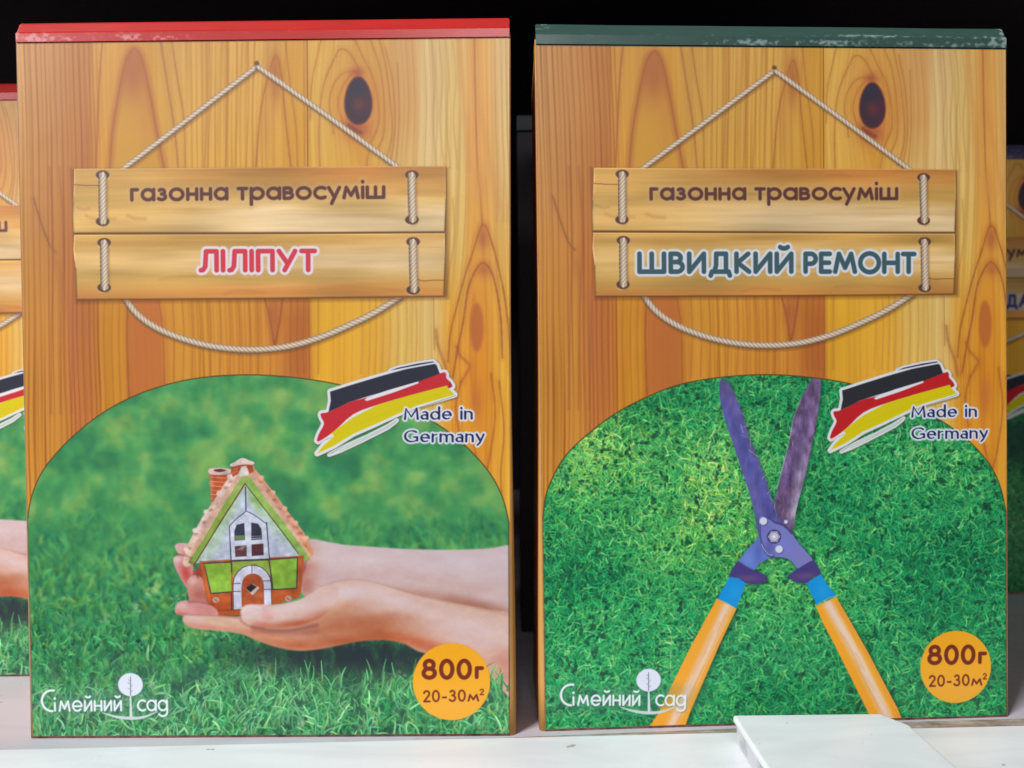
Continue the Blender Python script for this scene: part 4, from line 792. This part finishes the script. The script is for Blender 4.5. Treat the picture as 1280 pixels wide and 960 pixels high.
# ------------------------------------------------------------------ the shelf
def strip(name, pts_top, z0, material, parent=None, bevel=.0004):
    n = len(pts_top); v = [(p[0], p[1], p[2]) for p in pts_top]+[(p[0], p[1], z0) for p in pts_top]
    f = [tuple(range(n))]+[tuple(range(2*n-1, n-1, -1))]+[(i, i+n, (i+1) % n+n, (i+1) % n) for i in range(n)]
    o = link(name, v, [tuple(reversed(q)) for q in f], material, parent, bevel=bevel); return o
jl = on_z((0, 936), .0012); jm = on_z((640, 920), .0012); jr = on_z((1280, 906), .0012)
dv = (jr-jl)/(jr[0]-jl[0]); left = jl-dv*(jl[0]+.75); right = jl+dv*(.75-jl[0]); 
inn = np.array([dv[1]*-1, dv[0], 0])   # toward the back of the shelf
g0 = .0011
shelf = strip('shelf', [left+inn*.0004, right+inn*.0004, (1.0, .95, 0), (-1.0, .95, 0)], -.02, M_SHELF)
for v in shelf.data.vertices:
    if v.co.z > -.001: v.co.z = 0
tag(shelf, kind='structure')
dz_ = np.array([0, 0, -.0010]); at = lambda x, k: left+(right-left)*((x-left[0])/(right[0]-left[0]))+inn*k+dz_
edge = strip('shelf_edge', [at(-.75, 0), at(.75, 0), at(.75, .0092), at(.3, .0092), at(.13, .0068), at(.014, .0024), at(-.01, .0014), at(-.75, .0009)], -.018, M_GRIME, bevel=0)
tag(edge, kind='structure')
rail = strip('price_rail', [left-inn*.0002, left-inn*.055, right-inn*.055, right-inn*.0002][::-1], -.006, M_RAIL, bevel=.0008)
tag(rail, 'long white plastic price rail along the front edge of the shelf', 'price rail')
bk = link('shelf_back', [(-1, .93, -.05), (1, .93, -.05), (1, .93, .7), (-1, .93, .7), (-1, .95, -.05), (1, .95, -.05), (1, .95, .7), (-1, .95, .7)], [(0, 1, 2, 3), (5, 4, 7, 6), (4, 0, 3, 7), (1, 5, 6, 2), (3, 2, 6, 7)], M_BACK)
tag(bk, kind='structure')
up = link('upper_shelf', [(-1, .30, .335), (1, .30, .335), (1, .93, .335), (-1, .93, .335), (-1, .30, .36), (1, .30, .36), (1, .93, .36), (-1, .93, .36)], [(3, 2, 1, 0), (4, 5, 6, 7), (0, 1, 5, 4), (1, 2, 6, 5), (3, 0, 4, 7)], M_BACK)  # shelf above, its overhang placed low to block lamp light from rear boxes
tag(up, kind='structure')

# ------------------------------------------------------------------ price-tag holder lying on the rail
ZT = .0112
hb = [on_z(p, ZT) for p in ((916, 893.5), (1100, 891.5), (1137, 906))]
nearL = on_z((978, 990), ZT); nearR = on_z((1262, 978), ZT)
nearL = hb[0]+(np.array([.004, -1, 0]))*.06; nearR = hb[2]+(np.array([.004, -1, 0]))*.055
hold = bpy.data.objects.new('price_tag_holder', None); COL.objects.link(hold); hold.location = (float(hb[0][0]+.03), float(hb[0][1]-.03), .0012)
tag(hold, 'blank white plastic price tag holder on the rail in front of the hedge shears carton', 'price holder')
off = np.array(hold.location)
tp = [h-off for h in (hb[0], nearL, nearR, hb[2], hb[1])]
strip('cover_plate', tp, ZT-.0026-off[2], M_HOLD, hold, bevel=.0009)
ins = lambda p, c: np.array([p[0]+(c[0]-p[0])*.03, p[1]+(c[1]-p[1])*.03, p[2]])
cen = np.mean(tp, axis=0); bs = [ins(p, cen) for p in tp]; bs = [np.array([p[0], p[1], ZT-.0030-off[2]]) for p in bs]
strip('base_plate', bs, .0002, M_HSIDE, hold, bevel=.0006)
cp = [np.array([p[0]*1, p[1], 0]) for p in tp]
gv = [ins(ins(p, cen), cen) for p in tp]; gv = [np.array([p[0], p[1], ZT-.0024-off[2]]) for p in gv]
strip('groove_strip', gv, ZT-.0034-off[2], mat('dark_groove', (.06, .06, .07), .6), hold, bevel=0)  # dark strip set between the cover and base plates

# ------------------------------------------------------------------ the cartons
HT = .265
def frame_from_photo(Q, x, y, yaw, lean):
    """world corners of a front panel: photograph corners carried onto the panel's own plane"""
    base = np.array([x, y, 0.]); n = np.array([math.sin(yaw), -math.cos(yaw), 0.]); n = n*math.cos(lean)+np.array([0, 0, math.sin(lean)])
    c = [on_plane(q, base, n) for q in Q]; c[2][2] = 0; c[3][2] = 0; return c, n
FA, nA = frame_from_photo(QA, -.0904, .3094, -.0081, -.0018); FB, nB = frame_from_photo(QB, .1001, .3168, .052, .0066)

class Panel:
    def __init__(s, c, n, base): s.TL, s.TR, s.BL, s.BR = [np.array(k)-base for k in c]; s.n = n/np.linalg.norm(n)
    def p(s, u, v, off=0.):
        a = u/PU; b = v/PV; return (s.TL*(1-a)+s.TR*a)*(1-b)+(s.BL*(1-a)+s.BR*a)*b+s.n*off
def uv(u, v): return (min(max(u/PU, .0005), .9995), 1-min(max(v/PV, .0005), .9995))
def sheet(name, outline, panel, off, m, parent):
    vs = [panel.p(x, y, off) for x, y in outline]; return link(name, vs, [tuple(range(len(vs)))], m, parent, [uv(x, y) for x, y in outline])
def clean(P):
    P = np.array(P); area = np.sum(P[:, 0]*np.roll(P[:, 1], -1)-np.roll(P[:, 0], -1)*P[:, 1]); return P if area < 0 else P[::-1]

def build_carton(name, corners, n, kind, img, pt, label, depth=.058, group='printed boxes of grass seed standing on the shelf', bulge=(.0008, .0008), taper=0, lidh=None):
    base = (np.array(corners[2])+np.array(corners[3]))/2+(-np.array([n[0], n[1], 0]))*depth/2; base[2] = 0
    root = bpy.data.objects.new(name, None); COL.objects.link(root); root.location = base; tag(root, label, 'seed box', group)
    pn = Panel(corners, n, base); bk = -pn.n.copy(); bk[2] = 0; bk /= np.linalg.norm(bk)
    bh = 27.5 if kind == 'house' else 29.0        # height of the lid strip in print units
    # body: rounded vertical edges, the side walls bellied a little
    rows = 15; R = .0011; ring = []; V = []; Fc = []; fm = []
    for j in range(rows):
        v = bh-6+(PV-bh+6)*j/(rows-1); z = 1-v/PV; L = pn.p(0, v); Rr = pn.p(PU, v); e = (Rr-L)/np.linalg.norm(Rr-L); tp_ = taper*min(1, z*1.6)
        low = min(max((.62-z)/.62, 0), 1); low = low*low*(3-2*low); xl = .0003+bulge[0]*low; xr = .0003+bulge[1]*low
        loop = []
        for t in (0, 30, 60, 90): k = math.radians(t); loop.append(Rr+e*xr*math.sin(k)+bk*xr*1.1*(1-math.cos(k)))
        for t in (.15, .35, .55, .75, .92): loop.append(Rr+bk*depth*t+e*(xr*(1-t)))
        loop += [Rr+bk*depth-e*.0008, L+bk*depth+e*(.0008+tp_)]
        for t in (.92, .75, .55, .35, .15): loop.append(L+bk*depth*t-e*(xl*(1-t)-tp_*t))
        for t in (90, 60, 30, 0): k = math.radians(t); loop.append(L-e*xl*math.sin(k)+bk*xl*1.1*(1-math.cos(k)))
        V += loop; ring.append(len(loop))
    m_ = ring[0]
    for j in range(rows-1):
        for i in range(m_):
            a = j*m_+i; b = j*m_+(i+1) % m_; Fc.append((a, a+m_, b+m_, b)); fm.append(3 if i == m_-1 else 2 if i in (0, 1, 2) else (4 if kind == 'house' else 2) if m_-4 <= i < m_-1 else 0)
    Fc.append(tuple(range((rows-1)*m_, rows*m_))[::-1]); fm.append(1); Fc.append(tuple(range(m_))); fm.append(0)
    body = link('carton_body', V, [tuple(reversed(f)) for f in Fc], None, root, mats=[M_SIDE, M_EDGE, M_CORNER, M_FLAP, M_FOLD], fm=fm, smooth=False)
    for p_ in body.data.polygons: p_.use_smooth = len(p_.vertices) == 4
    mp = print_mat('carton_print_'+kind if False else 'printed_card_'+kind, img) if kind not in MATS else MATS[kind]; MATS[kind] = mp
    # front panel with the printed boards
    nu, nv = 6, 9; vs = []; us = []
    for j in range(nv+1):
        for i in range(nu+1):
            u = .5+(PU-1.0)*i/nu; v = bh-1+(PV-3.0-bh+1)*j/nv; vs.append(pn.p(u, v, .00006)); us.append(uv(u, v))
    link('front_panel', vs, [(j*(nu+1)+i, (j+1)*(nu+1)+i, (j+1)*(nu+1)+i+1, j*(nu+1)+i+1) for j in range(nv) for i in range(nu)], mp, root, us)
    AP = arch_poly(pt); AP[:, 0] = np.clip(AP[:, 0], 1.2, PU-1.2); AP[:, 1] = np.clip(AP[:, 1], 0, PV-3.1)
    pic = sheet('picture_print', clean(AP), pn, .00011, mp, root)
    pic['label'] = {'house': 'printed picture of hands holding a toy house over a lawn', 'shears': 'printed picture of hedge shears lying on a lawn', 'plain': 'printed picture of a lawn'}[kind]
    if kind == 'house':
        ho = pt.a(house_outline()); sheet('toy_house_print', clean(ho), pn, .00015, mp, pic)
        hd = pt.a([(218, 686), (222, 681), (236, 682), (243, 700), (240, 722), (262, 730), (264, 752), (270, 768), (300, 770), (372, 753), (386, 740), (378, 712), (384, 678), (402, 678), (470, 686), (560, 689.5), (634, 687.5), (634.8, 864), (615, 848), (585, 830), (555, 822), (525, 816), (505, 806), (480, 801.5), (450, 803), (398, 813), (372, 814.5), (322, 802), (276, 790), (235, 785), (229, 778), (232, 770), (219, 765), (221, 756), (236, 752), (232, 728), (218, 704)])
        hd[:, 0] = np.minimum(hd[:, 0], PU-2.4); sheet('hands_print', clean(hd), pn, .00013, mp, pic)
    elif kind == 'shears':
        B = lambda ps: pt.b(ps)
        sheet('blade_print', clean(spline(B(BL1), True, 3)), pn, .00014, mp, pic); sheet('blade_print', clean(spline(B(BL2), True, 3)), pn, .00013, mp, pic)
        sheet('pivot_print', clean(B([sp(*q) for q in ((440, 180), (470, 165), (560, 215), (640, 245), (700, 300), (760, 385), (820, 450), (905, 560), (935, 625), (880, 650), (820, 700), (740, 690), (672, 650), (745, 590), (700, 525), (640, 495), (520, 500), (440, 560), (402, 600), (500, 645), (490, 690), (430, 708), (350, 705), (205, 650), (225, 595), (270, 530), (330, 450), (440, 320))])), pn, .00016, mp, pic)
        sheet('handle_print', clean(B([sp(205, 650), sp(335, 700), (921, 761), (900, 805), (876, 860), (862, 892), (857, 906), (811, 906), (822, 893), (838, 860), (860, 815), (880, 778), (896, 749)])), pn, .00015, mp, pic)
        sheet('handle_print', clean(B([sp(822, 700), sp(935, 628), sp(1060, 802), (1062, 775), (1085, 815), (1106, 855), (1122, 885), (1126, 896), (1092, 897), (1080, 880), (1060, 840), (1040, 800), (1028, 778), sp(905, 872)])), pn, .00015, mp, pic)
    for i, Bd in enumerate(BOARDS):
        o = sheet('sign_board_print', clean(pt.a(Bd)), pn, .00011, mp, root)
    o = sheet('flag_print', clean(flag_pts(pt, FLAG)), pn, .00019, mp, root)
    o = sheet('weight_badge_print', clean(pt.badge), pn, .00019, mp, root)
    # lid: a tucked flap, upright below the fold and leaning back above it
    prof = [(bh, .00035, 0), (bh, .00055, 0), (17.5, .00060, 0), (16, .00045, .0001), (14.2, .0001, .0004), (3.0, 0, .0020), (1.2, 0, .0024), (0, 0, .0032)]
    nl = 25; V = []; us = []; rg = np.random.default_rng(len(name)+int(abs(corners[0][0])*1e4))
    wob = np.interp(np.arange(nl), np.linspace(0, nl, 7), rg.normal(0, 1, 7))*.00012
    for i in range(nl):
        u = PU*i/(nl-1)
        for k, (v, of, b) in enumerate(prof):
            uu = u
            if i == 0: uu = .3+ (1.6 if k >= 6 else 0)
            if i == nl-1: uu = PU-.3-(1.6 if k >= 6 else 0)
            vv = v+(wob[i]*1500 if k in (3, 4) else 0)
            V.append(pn.p(uu, vv, of)+bk*(b+wob[i]*(k > 4))); us.append(uv(u, min(max(v, .8), bh-1.5)))
        V.append(pn.p(u, 0)+bk*(depth)+np.array([0, 0, -.0006])+(pn.TR-pn.TL)/PU*9.4*taper/.0028*max(0, 1-i/3)); us.append(uv(u, 6)); V.append(pn.p(u, bh)+bk*depth); us.append(uv(u, 20))
    K = len(prof)+2; Fc = []
    for i in range(nl-1):
        for k in range(K-1): a = i*K+k; Fc.append((a, a+K, a+K+1, a+1))
    Fc.append(tuple(range(K))); Fc.append(tuple(reversed(range((nl-1)*K, nl*K))))
    lm = MATS.get('lid_'+kind) or print_mat('lid_card_'+kind, img, .3, .5); MATS['lid_'+kind] = lm
    lid = link('lid', V, [tuple(f) for f in Fc], lm, root, us)
    bmn = bmesh.new(); bmn.from_mesh(lid.data); bmesh.ops.recalc_face_normals(bmn, faces=bmn.faces); bmn.to_mesh(lid.data); bmn.free()
    bmn = bmesh.new(); bmn.from_mesh(body.data); bmesh.ops.recalc_face_normals(bmn, faces=bmn.faces); bmn.to_mesh(body.data); bmn.free()
    lid['label'] = {'house': 'red lid strip with rubbed white scuffs', 'shears': 'dark green lid strip with scuffs and painted light reflections', 'plain': 'violet lid strip'}[kind]
    return root
MATS = {}
IMG_H, PT_H = paint('house', 2.0, 11)
IMG_S, PT_S = paint('shears', 2.0, 23)
IMG_P, PT_P = paint('plain', 1.0, 31)

build_carton('grass_seed_box', FA, nA, 'house', IMG_H, PT_H, 'front left grass seed box with red lid and hands holding a toy house', bulge=(.0004, .0019))
build_carton('grass_seed_box', FB, nB, 'shears', IMG_S, PT_S, 'front right grass seed box with green lid and hedge shears lying on grass', bulge=(.0017, .0002), taper=.0028)

def placed(x, y, yaw, W=.1794):
    ca, sa = math.cos(yaw), math.sin(yaw); n = np.array([sa, -ca, 0.])
    return [np.array([x+s*W/2*ca, y+s*W/2*sa, z]) for s, z in ((-1, HT), (1, HT), (-1, 0), (1, 0))], n
def x_at(px, y): return (px-640)/F_PX*y
c, n = placed(x_at(-111, .374), .374, 0.0); build_carton('grass_seed_box', c, n, 'house', IMG_H, PT_H, 'red lidded grass seed box cut off by the left edge, behind the toy house box')
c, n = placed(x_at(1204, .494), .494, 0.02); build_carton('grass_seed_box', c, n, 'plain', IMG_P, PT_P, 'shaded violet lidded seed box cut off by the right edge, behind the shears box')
M_SHADEC = mat('gap_shade_card', (.020, .012, .016), .6, .3); M_SHADEL = mat('gap_shade_lid', (.016, .020, .022), .5, .3)  # near-black card colour stands in for the deep shade of the gap
x0 = x_at(649, .43); dk = bpy.data.objects.new('gap_shade_carton', None); COL.objects.link(dk); dk.location = (x0+.09, .46, 0)
tag(dk, 'carton standing deep in the gap between the two front boxes, coloured near black as shade', 'carton')
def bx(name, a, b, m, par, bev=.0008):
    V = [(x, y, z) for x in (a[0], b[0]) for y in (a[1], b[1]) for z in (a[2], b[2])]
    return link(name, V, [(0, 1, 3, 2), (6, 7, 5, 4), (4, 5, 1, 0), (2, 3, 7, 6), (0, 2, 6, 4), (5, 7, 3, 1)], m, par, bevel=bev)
bx('carton_body', (-.09, -.03, 0), (.09, .03, .2565), M_SHADEC, dk); bx('lid', (-.0903, -.0303, .2567), (.0903, .0303, .265), M_SHADEL, dk)
